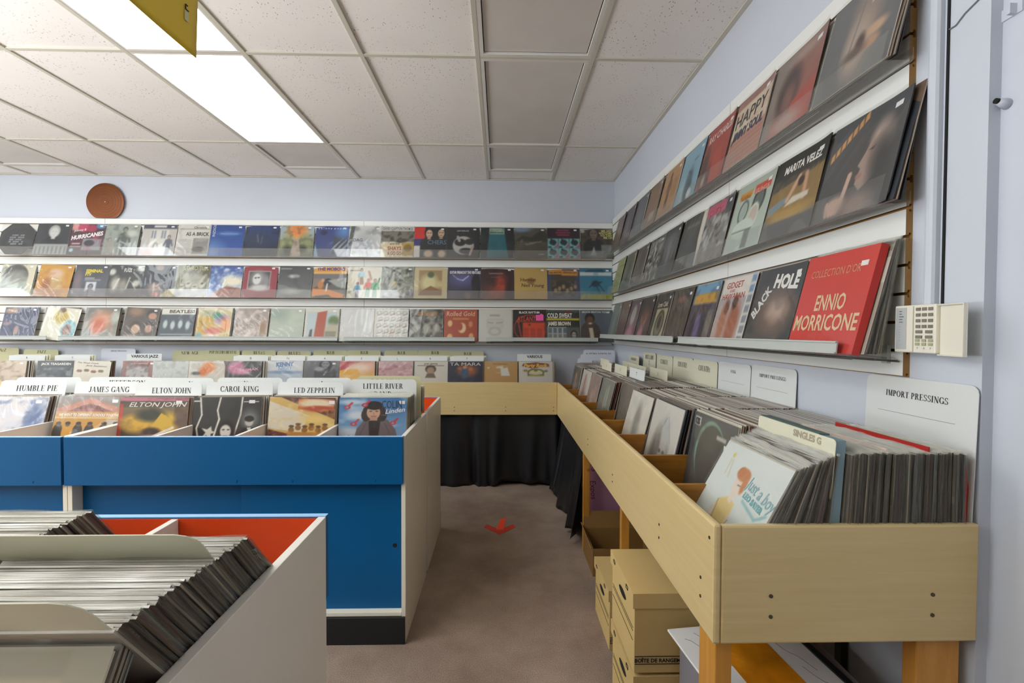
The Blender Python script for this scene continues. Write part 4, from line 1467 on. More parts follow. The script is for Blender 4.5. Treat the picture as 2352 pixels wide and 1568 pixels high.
MID = [
 (-4.53, 'cream sleeve with a big dark arch over pale sea waves', 'd6d0b8', 'd9d3bc', lambda p: (p.e(.44, .6, .38, .4, '4d4a44'), p.r(.06, .1, .82, .6, 'aeb9ad'), p.e(.44, .6, .34, .2, '8f8f88', .4), p.nz(6, .6, 4, '77847c'), p.r(0, 0, 1, .1, 'd6d0b8'), p.r(.83, 0, 1, 1, 'd8d2ba')), [], dict(bag=1.8)),
 (-4.192, 'golden yellow sleeve with a pale crumpled figure', 'c08a35', 'cf9a3e', lambda p: (p.e(.5, .7, .22, .16, 'd8b8a2', .4), p.e(.55, .4, .22, .2, 'c9b98c', .4), p.e(.3, .35, .12, .2, '9a5d33', .5), p.r(.05, 0, .8, .22, 'b3765a', .6), p.nz(5, .4, 9, 'b3702c')), [], dict(roll=.05, bag=1.7)),
 (-3.848, 'slate sleeve with yellow title letters and a small portrait inset', '5d6070', '484c55', lambda p: (p.nz(4, .5, 6, '3d4048'), p.r(.38, .16, .68, .46, 'cdd0d6'), p.bust(.53, .24, .18, '8d8f98', '30323a', '6b6d78'), p.r(.32, .55, .6, .6, '9a9aa2'), p.r(.32, .5, .78, .54, '8a8a92'), p.e(.12, .5, .1, .3, '7a6a70', .6)), [('SEMINAL', .56, .81, .1, 'dcc83c', {'bold': .05, 'w': .5}), ('FTV', .4, .7, .1, 'dcc83c', {'bold': .05, 'w': .18})], dict(bag=1.5)),
 (-3.53, 'charcoal sleeve with short white title and white splashes', '2f3134', '36393c', lambda p: (p.e(.08, .78, .1, .1, 'cfcfca', .4), p.e(.9, .88, .12, .08, 'c9c9c4', .4), p.e(.22, .4, .13, .22, 'b4b3a8', .5), p.e(.82, .42, .1, .1, 'bdbcb2', .4), p.e(.45, .35, .12, .2, '8d8c84', .5), p.ln(.2, .25, .3, .55, .03, 'd0cfc6'), p.ln(.55, .25, .62, .6, .02, 'b5b4aa')), [('FUGS', .53, .84, .12, 'e2e2dc', {'bold': .02, 'w': .22})], dict(bag=1.8)),
 (-3.214, 'blue black sleeve with a yellowed lower corner under crackled film', '2a3038', '2f3540', lambda p: (p.nz(6, .6, 3, '5d6672'), p.e(.46, .92, .12, .08, '8d7668'), p.e(.4, .3, .2, .14, 'a48c86', .5), p.p([(.55, 0), (1, 0), (1, .28), (.72, .2)], 'a39a4e'), p.e(.45, .08, .14, .08, 'b4675a', .4)), [], dict(bag=2.2)),
 (-2.91, 'olive sepia sleeve with a crowd of faces under tall title letters', '7f7d66', '8b8970', lambda p: (p.nz(7, .8, 12, '4c4b3c'), [(p.e(.2 + .2 * i, .3 + .1 * (i % 2), .09, .11, 'aaa78e', .2), p.e(.2 + .2 * i, .33 + .1 * (i % 2), .05, .03, '4c4a3c')) for i in range(4)], p.e(.3, .65, .1, .11, 'a29f86', .2), p.e(.7, .62, .1, .11, '98957c', .2)), [('JETHRO TULL', .55, .92, .13, 'bdb98c', {'w': .78})], dict(bag=1.8)),
 (-2.605, 'blue sky sleeve with white cloud and a rusty red desert corner', '6f8fc4', '3f5ea6', lambda p: (p.nz(4, .9, 6, 'cfd8e6'), p.e(.75, .5, .35, .18, 'ece5cf', .5), p.p([(0, 0), (1, 0), (1, .28), (.55, .35), (.3, .2)], 'a5624c'), p.ln(.64, .28, .84, .28, .012, '6b4a44'), p.ln(.64, .28, .74, .1, .012, '6b4a44'), p.ln(.84, .28, .74, .1, .012, '6b4a44')), [], dict(bag=2.0)),
 (-2.279, 'maroon sleeve with a grey portrait inset of a curly haired woman', '8e3142', '983a4a', lambda p: (p.r(.14, .26, .8, .84, 'd5c9c9'), p.r(.16, .28, .78, .82, '4a4a4c'), p.e(.44, .6, .22, .24, '9a9a9c', .4), p.e(.4, .58, .12, .17, 'd8d8d6'), p.e(.68, .5, .1, .2, '8d8d8f', .4), p.e(.5, .3, .28, .1, 'c9c9c8', .4), p.e(.36, .62, .03, .02, '333335'), p.e(.45, .63, .03, .02, '333335')), [], {}),
 (-1.948, 'grey sleeve of storm clouds over bare rocks', '6a6d6e', '4c4f51', lambda p: (p.e(.45, .68, .14, .06, 'c9cbc9', .5), p.nz(4, .4, 13, '3e4143'), p.p([(0, .0), (0, .42), (.25, .38), (.5, .2), (.8, .28), (1, .2), (1, 0)], '7b7e7e'), p.e(.4, .2, .25, .09, 'a9acab', .6), p.r(.04, .9, .36, .94, '9a9c9c')), [], {}),
 (-1.627, 'orange car sleeve with purple cartoon title letters', '8c8078', '7d7068', lambda p: (p.r(0, .84, 1, 1, 'e29a42'), p.r(0, .76, 1, .84, 'e8b25c'), p.r(0, .62, 1, .76, '6d6a6e'), p.p([(0, .3), (.4, .5), (1, .42), (1, 0), (0, 0)], '5c5652'), p.p([(0, .05), (.0, .3), (.5, .26), (.95, .12), (.95, .0)], 'e08528'), p.p([(.1, .06), (.5, .1), (.6, .02), (.1, .0)], '3a2f2e'), p.e(.45, .5, .14, .12, '35333a'), p.e(.24, .42, .09, .14, 'b87a4a'), p.e(.3, .55, .05, .06, 'c79a80'), p.p([(.45, .55), (1, .66), (1, .3), (.75, .35)], '9a9d98'), p.ln(.42, .22, .44, .44, .02, 'e6e6e0')), [('THE MOBOVS', .52, .925, .1, '5c4a74', {'bold': .05, 'w': .86})], {}),
 (-1.297, 'cream sleeve with four jumping cartoon musicians', 'd5cdb9', 'dad3c0', lambda p: (p.man(.42, .45, .5, 'c99a7c', '3a2a24', '9cc4cf', '8d5a42', -.02), p.man(.3, .04, .46, 'a86f52', '3a2620', '3f8cb0', '4a4e58'), p.man(.6, .06, .56, 'c07a5a', '8a4a30', 'cf4a34', '3e8a4c', .02), p.man(.82, .05, .56, 'c59070', '50341f', '4ba06a', '3f8f5a'), p.ln(.7, .6, .62, .85, .03, 'a86f52'), p.ln(.9, .4, .95, .62, .02, '4ba06a'), p.r(.03, .15, .12, .22, '7ca070')), [('GROOVIN', .2, .88, .05, '5a4636', {})], dict(sticker=False)),
 (-0.983, 'black and white sleeve of tangled leaves with a glossy cover', '7f8074', '8d8e82', lambda p: (p.nz(7, .9, 14, '3b3c34'), p.nz(5, .7, 15, 'c4c5b4'), p.e(.4, .45, .1, .12, 'b0a078', .4)), [], dict(bag=2.2)),
 (-0.668, 'cream framed sleeve with a painting of a pale gowned figure', 'c9b98f', 'd0c29a', lambda p: (p.r(.14, .1, .84, .9, 'a98d62'), p.e(.46, .5, .24, .26, 'd8cf9e', .4), p.e(.5, .76, .1, .1, '5d6a4e', .3), p.p([(.14, .1), (.84, .1), (.84, .25), (.5, .4), (.2, .22)], '8a6236'), p.e(.78, .45, .12, .1, 'cdbd8c', .5)), [], dict(bag=1.7, sticker=False)),
 (-0.347, 'navy sleeve with a glowing curved guitar line and white title', '2e2d44', '38364c', lambda p: (p.e(.45, .62, .35, .2, '5d6096', .8), p.ln(.15, .75, .3, .62, .012, 'aab0e0'), p.ln(.3, .62, .45, .58, .012, 'c9cdf0'), p.ln(.45, .58, .62, .72, .014, 'd8daf4'), p.e(.85, .5, .14, .28, '1d1c28'), p.r(.72, 0, 1, .3, '1e1d26'), p.e(.6, .1, .1, .1, '6e5058', .5)), [('GUITAR FREAKOUT THE VENTURES', .52, .84, .085, 'eceaf0', {'bold': .04, 'w': .94})], {}),
 (-0.029, 'dark red sleeve with a glowing red robed figure', '4f2a26', '3a2024', lambda p: (p.e(.6, .45, .16, .32, 'b8442e', .5), p.e(.4, .12, .25, .25, '94442f', .7), p.e(.85, .2, .1, .25, '2a1618', .5), p.nz(4, .35, 16, '2e181a'), p.r(.24, .8, .66, .83, 'a88a90'), p.r(.3, .69, .58, .705, '8d6a6a')), [], {}),
 (0.289, 'plain tan sleeve with brown lettering in the middle', 'c4a35e', 'c9a964', lambda p: (p.nz(3, .15, 17, 'b8964f'), p.e(.5, .58, .12, .1, '9a6f36')), [('Harvest', .42, .62, .11, '4e3518', {'shear': .12}), ('Neil Young', .56, .44, .11, '4e3518', {'shear': .12})], {}),
 (0.605, 'navy sleeve with an orange ribbon banner over a dark crowd scene', '454c6e', '4a5072', lambda p: (p.r(.12, .1, .86, .8, '3c352f'), p.nz(7, .6, 18, '7d6c55'), p.e(.5, .72, .36, .16, '4a3f36'), p.r(0, 0, .1, 1, '424a6c'), p.r(.88, 0, 1, .8, '424a6c'), p.r(0, 0, 1, .1, '424a6c'), p.r(.04, .8, .46, .97, 'd9953c'), p.r(.44, .76, .94, .93, 'd9953c'), [p.e(.25 + .12 * i, .28 + .06 * (i % 3), .05, .07, 'a08a6c') for i in range(6)]), [('PHIL SPECTORS', .26, .86, .06, '5a2c1a', {'w': .36, 'rot': .05}), ('GREATEST HITS', .7, .86, .06, '5a2c1a', {'w': .42, 'rot': -.05})], {}),
 (0.919, 'teal sleeve with a white title strip and a leaping insect like figure', '3f86a2', '2d7ba0', lambda p: (p.r(0, 0, 1, .17, 'a6a84c'), p.r(0, .76, 1, .88, 'd5dde0'), p.r(.26, .93, .74, .96, '24323c'), p.r(.18, .88, .78, .91, '24323c'), p.e(.48, .5, .12, .1, '24414e', .3), p.ln(.35, .44, .66, .56, .02, '22404e'), p.ln(.5, .44, .6, .2, .015, '22404e'), p.ln(.6, .46, .74, .26, .015, '22404e'), p.ln(.4, .5, .28, .38, .015, '22404e'), p.nz(4, .3, 19, '2c6d88')), [], {}),
]
BOT = [
 (-4.479, 'purple navy sleeve with a small pale hand under wrinkled film', '454a6c', '3c4160', lambda p: (p.nz(5, .5, 20, '2f3350'), p.e(.2, .9, .2, .08, 'b8957c', .4), p.e(.46, .3, .07, .14, 'b08f86', .3), p.e(.15, .5, .12, .05, '9c7a80', .5)), [], dict(bag=2.0)),
 (-4.119, 'white sleeve with a yellow garment and a man in a blue hood, tilted', 'd9d6c4', 'dcd9c8', lambda p: (p.e(.48, .72, .2, .2, 'bda84a', .3), p.e(.46, .92, .1, .08, '6a4a34'), p.e(.78, .36, .22, .28, '7fb0bb'), p.e(.74, .34, .13, .17, '8a5f4c'), p.e(.72, .4, .1, .04, '54392c'), p.r(.6, 0, 1, .12, 'a9c4c4'), p.nz(5, .35, 22, 'e9e7dc')), [], dict(roll=.10, bag=1.6)),
 (-3.734, 'grey sleeve with an orange flame haired blur', '8a8d86', '6d706a', lambda p: (p.e(.5, .6, .3, .3, 'd08f72', .5), p.e(.42, .42, .18, .22, 'c25f40', .4), p.e(.9, .7, .12, .18, 'a9b9b0', .4), p.nz(5, .35, 23, 'dcae98'), p.r(0, .95, 1, 1, '77'.ljust(3, '7'))), [], dict(bag=1.6)),
 (-3.375, 'brown sleeve with three dark haired heads at an angle', '4f4540', '4a3f38', lambda p: (p.e(.78, .82, .17, .15, '2a211d'), p.e(.8, .76, .12, .1, 'b98a72'), p.e(.35, .4, .19, .2, '3a2e26'), p.e(.38, .34, .13, .14, 'c0a088'), p.e(.76, .44, .16, .18, '2a221f'), p.e(.76, .37, .11, .12, 'b5907a'), p.e(.3, .88, .22, .14, '8a6c54', .5), p.e(.3, .06, .25, .12, '9a8a7c', .4)), [], dict(roll=.05, bag=1.5)),
 (-3.035, 'navy sleeve with four pale face shapes under a white title band', '2d3c4c', '314252', lambda p: (p.r(0, .8, 1, 1, 'dcdcd2'), [p.e(.16 + .22 * i, .5 - .03 * (i % 2), .065, .13, 'b7c4c6', .3) for i in range(4)], p.r(.06, .18, .96, .2, 'b9c6ca'), p.r(.7, .09, .94, .13, 'c9d2d2')), [('BEATLES!', .6, .9, .1, '5a4a3e', {'bold': .04, 'w': .74})], {}),
 (-2.693, 'bright cartoon sleeve of yellow, orange and pink shapes', 'c9b26c', 'd5c9a4', lambda p: (p.e(.25, .5, .26, .3, 'c29c34', .2), p.e(.72, .66, .22, .16, '8d6a84', .3), p.e(.55, .78, .14, .1, '3f8a74', .3), p.e(.85, .5, .14, .2, 'd98a3c', .3), p.e(.5, .3, .26, .1, 'c4573c', .3), p.e(.45, .1, .24, .1, 'e3c7be', .3), p.ln(.1, .6, .35, .25, .012, '6a5220'), p.e(.3, .85, .2, .1, '9a9a72', .4), p.e(.1, .1, .1, .14, '6fa0b8', .3)), [], dict(bag=1.6, sticker=False)),
 (-2.347, 'blush grey sleeve with blurred pale blossoms', 'a99a92', 'a59a94', lambda p: (p.nz(6, .8, 24, 'd8c4b8'), p.nz(8, .5, 25, '8b7c78'), p.e(.85, .4, .1, .2, '9a7d60', .5)), [], dict(bag=2.0)),
 (-2.015, 'plain pale green sleeve with long film folds', 'aeb8aa', 'b4beb0', lambda p: (p.nz(3, .4, 26, 'c5cbb8'), p.e(.2, .8, .3, .2, '9aa89c', .6)), [], dict(bag=2.0)),
 (-1.69, 'sleeve with a tall brick red slab against pale sky and trees', 'c5c6bc', 'c2ced2', lambda p: (p.r(0, 0, 1, 1, 'd5d0c0'), p.r(.06, .1, .94, .9, 'b9c6cc'), p.p([(.3, .1), (.36, .88), (.64, .94), (.6, .1)], 'ad4d33'), p.e(.85, .62, .16, .16, '5d7a4a', .3), p.e(.82, .3, .2, .24, 'b9b096', .3), p.r(.62, .1, .94, .3, '8d8672'), p.p([(.14, .1), (.18, .35), (.24, .36), (.24, .1)], '3d423f'), p.r(.06, .08, .3, .13, '6f7a5c')), [], {}),
 (-1.36, 'blank shiny white sleeve at the left of the two white ones', 'd4d4d2', 'd9d9d7', lambda p: (p.nz(6, .25, 27, 'c2c2c0'), p.ln(.75, .3, .78, .9, .03, 'e9e9e8'), p.ln(.9, .3, .92, .9, .02, 'ecebea')), [], dict(bag=2.2, sticker=False)),
 (-1.033, 'white sleeve covered in fine looping pencil sketches', 'dcdbd4', 'dfded8', lambda p: [(p.e(.12 + .19 * i + .05 * (j % 2), .12 + .19 * j, .07, .055, 'a39c90'), p.e(.12 + .19 * i + .05 * (j % 2), .12 + .19 * j, .055, .04, 'dddcd6'), p.ln(.08 + .19 * i, .05 + .19 * j, .2 + .19 * i, .09 + .19 * j, .008, '8a8278' if (i + j) % 3 else 'a3543c')) for i in range(5) for j in range(5)], [], dict(bag=1.2, sticker=False)),
 (-0.704, 'black and white band sleeve with orange title letters', '5d5b54', '6b695f', lambda p: (p.nz(6, .9, 28, '2f2e2a'), p.nz(5, .6, 29, 'b5b3a6'), [p.e(.2 + .3 * i, .42, .1, .14, 'a5a296', .3) for i in range(3)]), [('LES BOURGEOIS', .5, .86, .1, 'c9833c', {'w': .6, 'bold': .02})], dict(bag=2.0, sticker=False)),
 (-0.379, 'rust orange sleeve with cream stencil heads and a looped cream title', 'a9482e', 'ad4c30', lambda p: (p.nz(3, .2, 30, '9a3e28'), p.e(.18, .56, .07, .1, 'e3b87c'), p.e(.8, .54, .06, .09, 'cf8a58'), p.e(.54, .42, .12, .16, 'e6c69a'), p.e(.48, .46, .08, .12, 'a9482e'), p.e(.18, .14, .08, .1, 'dfae72'), p.e(.82, .16, .07, .1, 'e0a070'), p.r(.4, .03, .62, .08, 'd9a878'), p.r(.26, .68, .74, .73, 'd08a3c')), [('Rolled Gold', .5, .87, .15, 'e7b49a', {'w': .86, 'shear': .1, 'bold': .01})], dict(sticker=False)),
 (-0.049, 'plain white sleeve with a faint pencil drawing of a jacket', 'cfcdc6', 'd3d1ca', lambda p: (p.r(.24, .42, .74, .72, 'c1bfb8'), p.r(.27, .44, .71, .7, 'cbc9c2'), p.e(.48, .32, .2, .14, 'b9b7b0', .2), p.e(.48, .32, .12, .08, 'cfcdc6', .2), p.ln(.28, .6, .42, .58, .012, '9a988f'), p.ln(.54, .58, .7, .6, .012, '9a988f'), p.r(.33, .79, .63, .85, 'a9a8a0')), [], dict(sticker=False, bag=.6)),
 (0.275, 'black and vivid orange sleeve with a big orange disc and slanted orange title', '1f1413', '1c1212', lambda p: (p.e(.52, .42, .49, .43, 'c8401c'), p.e(.52, .42, .465, .405, '1f1413'), p.r(.3, .0, .96, .6, 'd5431a'), p.e(.5, .53, .03, .03, '241312'), [p.r(.34 + .2 * i, .08 + .03 * j, .47 + .2 * i, .09 + .03 * j, '8a2c14') for i in range(3) for j in range(12)], p.ln(.16, .64, .26, .1, .015, 'd5431a'), p.r(.1, .62, .88, .645, 'd5431a')), [('ATLANTIC', .48, .72, .15, 'dd4a20', {'w': .72, 'shear': .15, 'bold': .01}), ('BLACK RHYTHM', .5, .92, .07, 'e8e4de', {'w': .62, 'bold': .03})], dict(sticker=False)),
 (0.599, 'black sleeve with COLD SWEAT lettering and a yellow stripe', '23261f', '262923', lambda p: (p.r(0, .93, .28, 1, '3f5a4a'), p.r(.28, .93, .55, 1, '4a4e54'), p.r(.55, .93, .76, 1, '8a2f2c'), p.r(.76, .93, 1, 1, '4d5856'), p.r(0, .68, 1, .74, 'd9c52c'), p.r(.02, .06, .6, .46, 'c9cdc9'), [p.r(.04 + .15 * i, .27, .16 + .15 * i, .44, '5f6f7a') for i in range(4)], [p.r(.04 + .15 * i, .08, .16 + .15 * i, .25, '7a7c76') for i in range(4)], p.r(.6, .0, 1, .46, '56595a'), p.bust(.82, .14, .24, 'a9a49a', '1d1d1c', '2d2e2d')), [('COLD SWEAT', .4, .83, .15, 'e4e2d8', {'w': .76, 'bold': .04}), ('JAMES BROWN', .38, .575, .12, 'e9e6da', {'w': .7, 'bold': .04})], dict(sticker=False)),
 (0.919, 'slate blue sleeve of a smiling man in a brown jacket beside the corner', '59616e', '5d6672', lambda p: (p.e(.3, .3, .3, .34, '4b3f38'), p.r(0, 0, .58, .3, '473b34'), p.p([(.26, .44), (.38, .44), (.42, .1), (.3, .1)], 'cdbfa8'), p.e(.3, .74, .15, .17, '1f1a18'), p.e(.3, .66, .11, .15, '6a4634'), p.e(.31, .58, .05, .025, 'e0d6ca')), [('BROOK BENTON TODAY', .5, .94, .06, 'd4dade', {'w': .86, 'bold': .03})], {}),
]
for row, z0, rr, grp in ((TOP, 2.0225, 0, GT), (MID, 1.6365, 1, GM), (BOT, 1.2305, 2, GB)):
    for k, (x, lab, bg, tp, fn, tx, op) in enumerate(row):
        d = .099 if rr < 2 else .134
        o = cover(lab, bg, tp, fn, tx, (x, WB - d, z0), R.uniform(-.012, .012), L15 + R.uniform(-.01, .01), grp,
              edge=R.choice(['b9b2a4', '4a443c', '8d8577', '2d2a28', 'cfc9bb']), **op)
        if 'vivid orange' in lab:
            MB().box(.062, .135, -.0125, -.0115, .205, .262).add([(.10, -.0126, .262), (.135, -.0126, .262), (.11, -.014, .275)], [(0, 1, 2)]).build('sticky_note', M['pink'], o)
        for q in range(R.choice([0, 1, 1, 2]) if rr < 2 else R.choice([1, 2, 3, 3])):
            pack.add((x + R.uniform(-.004, .014), WB - d + .006 * (q + 1), z0 + R.uniform(0, .002)), R.uniform(-.015, .015), L15 - .008 * q + R.uniform(-.006, .0), None, R.uniform(-.01, .01))

# ------------------------------------------------------------------ covers on the right wall (near ones first)
HT, HM, HB = 'records on the top row of the right wall', 'records on the middle row of the right wall', 'records on the bottom row of the right wall'
RT = [
 (1.385, 'large smoky grey sleeve with a close profile and hand, topmost and nearest', '64666a', '6f7175', lambda p: (p.e(.55, .55, .2, .5, '98877e', .4), p.e(.5, .4, .16, .28, 'b3a094', .4), p.ln(.4, .2, .5, .9, .01, '7d7a78'), p.e(.74, .42, .13, .06, 'c9a78c', .4), p.e(.72, .3, .1, .05, 'bd977c', .4), p.e(.56, .38, .06, .09, '54433e', .4), p.e(.5, .3, .14, .06, '6a5a54', .5), p.ln(.62, .95, .6, .75, .012, 'd9d9d6')), [], dict(n=72)),
 (1.70, 'dusty red sleeve of a man in dark profile against red', 'a0524b', '8d6a62', lambda p: (p.p([(0, 0), (0, 1), (.4, 1), (.3, .4), (.15, 0)], '877b74'), p.e(.42, .5, .22, .3, '463332', .3), p.e(.45, .4, .12, .18, '7d5750', .4), p.p([(.55, .3), (.95, .45), (.95, 0), (.55, 0)], 'ad4c44'), p.e(.5, .1, .3, .12, 'b79a90', .5), p.e(.6, .9, .3, .08, 'a58d86', .6)), [], dict(n=60)),
 (2.01, 'pink and cream sleeve with HAPPY in tall black letters', 'b2806f', '9a6f68', lambda p: (p.r(0, .45, 1, .88, 'd6c7b0'), p.nz(9, .4, 33, 'c99384', ax=.3), p.r(0, 0, 1, .42, 'b9877a'), [p.r(0, .05 + .07 * i, 1, .07 + .07 * i, 'a5705f') for i in range(5)]), [('HAPPY', .5, .73, .22, '2d2a2a', {'w': .86, 'bold': .01}), ('JIMMY SOUL', .5, .49, .14, '2b3350', {'w': .86, 'bold': .04, 'shear': .1})], dict(n=56)),
 (2.315, 'red sleeve with white title line and dark figures', '9c362c', 'a83a2e', lambda p: (p.e(.15, .35, .14, .35, '4c2c2a', .3), p.e(.4, .12, .2, .2, '54383a', .4), p.e(.25, .12, .07, .1, 'b59a8e', .4), p.p([(.5, 0), (.9, 0), (.7, .6), (.45, .5)], 'b04436')), [('RAY CHARLES', .53, .86, .13, 'ecd9d0', {'w': .88, 'bold': .02})], dict(n=48)),
 (2.63, 'light blue sleeve with two blue and white figures', '7ba3b6', '86aec2', lambda p: (p.e(.3, .2, .2, .25, '9fb9c0', .4), p.e(.55, .3, .16, .3, '4d6a7a', .3), p.e(.62, .12, .14, .2, '384a58', .4), p.ln(.45, .55, .6, .5, .02, '3c5664'), p.ln(.6, .72, .75, .74, .015, '40606e'), p.e(.7, .1, .1, .1, 'd4dfe0', .3)), [], {}),
 (2.94, 'tan sleeve with a brown standing figure', 'b0865c', 'b78d60', lambda p: (p.man(.42, .2, .68, '6b4a32', '4a3222', '7d5a3a', '64452c'), p.r(.62, .3, .9, .7, 'a57a50'), p.r(.1, 0, .9, .12, '9c7a5c')), [], {}),
 (3.265, 'plain brown sleeve with a small pale inset', '84664e', '8c6e54', lambda p: (p.r(.4, .12, .78, .32, 'a99786'), p.nz(3, .2, 34, '765a44')), [], {}),
 (3.58, 'dark grey sleeve on the right wall top row', '55565a', '606165', lambda p: (p.e(.5, .45, .25, .3, '6e6e70', .6),), [], {}),
 (3.895, 'dark mauve sleeve on the right wall top row', '4f4248', '5a4b50', lambda p: (p.e(.4, .4, .2, .3, '77646a', .6),), [], {}),
 (4.21, 'dark sleeve with a red edge, farthest on the right wall top row', '6a5850', '74625a', lambda p: (p.e(.5, .5, .2, .3, '8b776e', .6),), [], {}),
]
RM = [
 (1.375, 'large grey black sleeve of a man with raised finger under an orange lit window band', '4a4b4d', '54565a', lambda p: (p.e(.62, .42, .3, .4, '4f4c4c', .5), [p.p([(.05 + .065 * i, .62 + .045 * i), (.1 + .065 * i, .655 + .045 * i), (.09 + .065 * i, .74 + .045 * i), (.045 + .065 * i, .7 + .045 * i)], 'd29a62') for i in range(7)], p.e(.74, .66, .13, .16, 'bfa89c', .4), p.p([(.62, .68), (.56, .56), (.5, .46), (.55, .42), (.53, .36), (.52, .28), (.6, .2), (.75, .3), (.78, .55)], 'a58e84'), p.e(.7, .52, .1, .14, '8d776e', .4), p.e(.8, .4, .12, .3, '3f3f41', .6), p.p([(.6, .58), (.68, .6), (.66, .57)], '3c3230'), p.e(.55, .35, .045, .03, 'a07a72', .3), p.ln(.38, .12, .42, .4, .03, 'c7a898'), p.e(.3, .12, .14, .1, 'bf9f92', .3), [p.ln(.2 + .05 * i, .05, .18 + .06 * i, .17, .024, 'c2a394') for i in range(4)], p.e(.6, .06, .2, .12, '8d7a74', .5)), [], dict(n=110)),
 (1.685, 'black topped sleeve with slanted white title and hands in straw', '6b6a66', '33342f', lambda p: (p.r(0, .72, 1, 1, '30312e'), p.r(0, 0, 1, .28, '56565a'), p.p([(0, .28), (1, .28), (1, .72), (0, .6)], '8f7346'), p.nz(8, .5, 35, 'a98a58'), p.r(0, .74, 1, 1, '30312e'), p.p([(.0, .42), (.42, .5), (.46, .44), (.05, .3)], '7f93a0'), p.ln(.4, .44, .55, .68, .035, 'd0a68a'), p.ln(.72, .4, .68, .68, .032, 'c99c80'), p.p([(.36, .36), (.8, .4), (.8, .46), (.5, .46)], 'd6cfc0'), p.e(.6, .62, .06, .06, '3a2c24'), p.r(0, 0, .12, .3, '4c5056'), p.e(.5, .26, .5, .08, 'b3924f', .5), p.r(0, 0, 1, .2, '55565a')), [('MARITA VELEZ', .55, .88, .1, 'f0efe8', {'w': .72, 'bold': .03, 'shear': .1})], dict(n=64)),
 (1.995, 'pale green sleeve with line drawn drums under an orange and red title', 'bccac0', 'b3c1b4', lambda p: (p.e(.3, .58, .14, .17, '4f5a58'), p.e(.3, .58, .11, .14, 'a9b8b0'), p.e(.68, .66, .16, .2, '3d4644'), p.e(.68, .66, .11, .15, '65706c'), p.e(.62, .46, .14, .18, 'd5ded2'), p.e(.62, .46, .11, .14, 'c9bcb0'), p.e(.4, .32, .3, .14, 'cfdad0'), p.ln(.12, .3, .68, .28, .008, '5d6866'), p.r(.5, .02, .66, .28, '76827e'), p.r(.08, .78, .44, .88, 'd99a4a'), p.r(.5, .78, .92, .9, 'd0503f')), [('TUNING', .26, .83, .07, 'c07f2e', {'w': .3, 'bold': .05}), ('GUNGA', .71, .84, .07, 'e7a08e', {'w': .36, 'bold': .05})], dict(n=56)),
 (2.31, 'sleeve with a pink title block over a grey street crowd', '8b8782', '7d7a78', lambda p: (p.nz(9, .8, 36, '4f4c4a'), p.nz(7, .7, 37, 'c9cac4'), p.r(.02, .78, .7, .97, 'c4657c'), p.r(.72, .7, .98, .97, '4f5258'), p.r(0, 0, 1, .2, '726a68', .6)), [('CITY', .36, .87, .1, 'a93f5c', {'w': .5})], {}),
 (2.625, 'dark grey sleeve with dim spaced title, bent at the corner', '4a4a47', '54544f', lambda p: (p.nz(4, .4, 38, '3c3c38'), p.r(.2, .78, .75, .84, '77776e')), [], dict(curl=.02)),
 (2.94, 'charcoal sleeve with a faint rounded frame', '4b4b4c', '575759', lambda p: (p.e(.5, .5, .32, .38, '616163', .3), p.e(.45, .5, .1, .25, '7a7a7a', .4)), [], {}),
 (3.255, 'black and white speckled band photo sleeve on the right wall', '6d6c68', '7a7974', lambda p: (p.nz(9, .9, 39, '2c2c2a'), p.nz(8, .8, 40, 'cfcec8')), [], {}),
 (3.57, 'brown grey sleeve with blurred faces on the right wall middle row', '5f5853', '6b645e', lambda p: (p.nz(6, .6, 41, '8a8078'),), [], {}),
 (3.885, 'grey green sleeve on the right wall middle row', '6b6e5f', '77796a', lambda p: (p.e(.5, .4, .2, .3, '50524a', .5),), [], {}),
 (4.20, 'yellow green sleeve with small print lines, farthest on the right wall middle row', 'a9ac74', 'b3b67c', lambda p: [p.r(.15, .2 + .08 * i, .8, .23 + .08 * i, '84874f') for i in range(8)], [], {}),
]
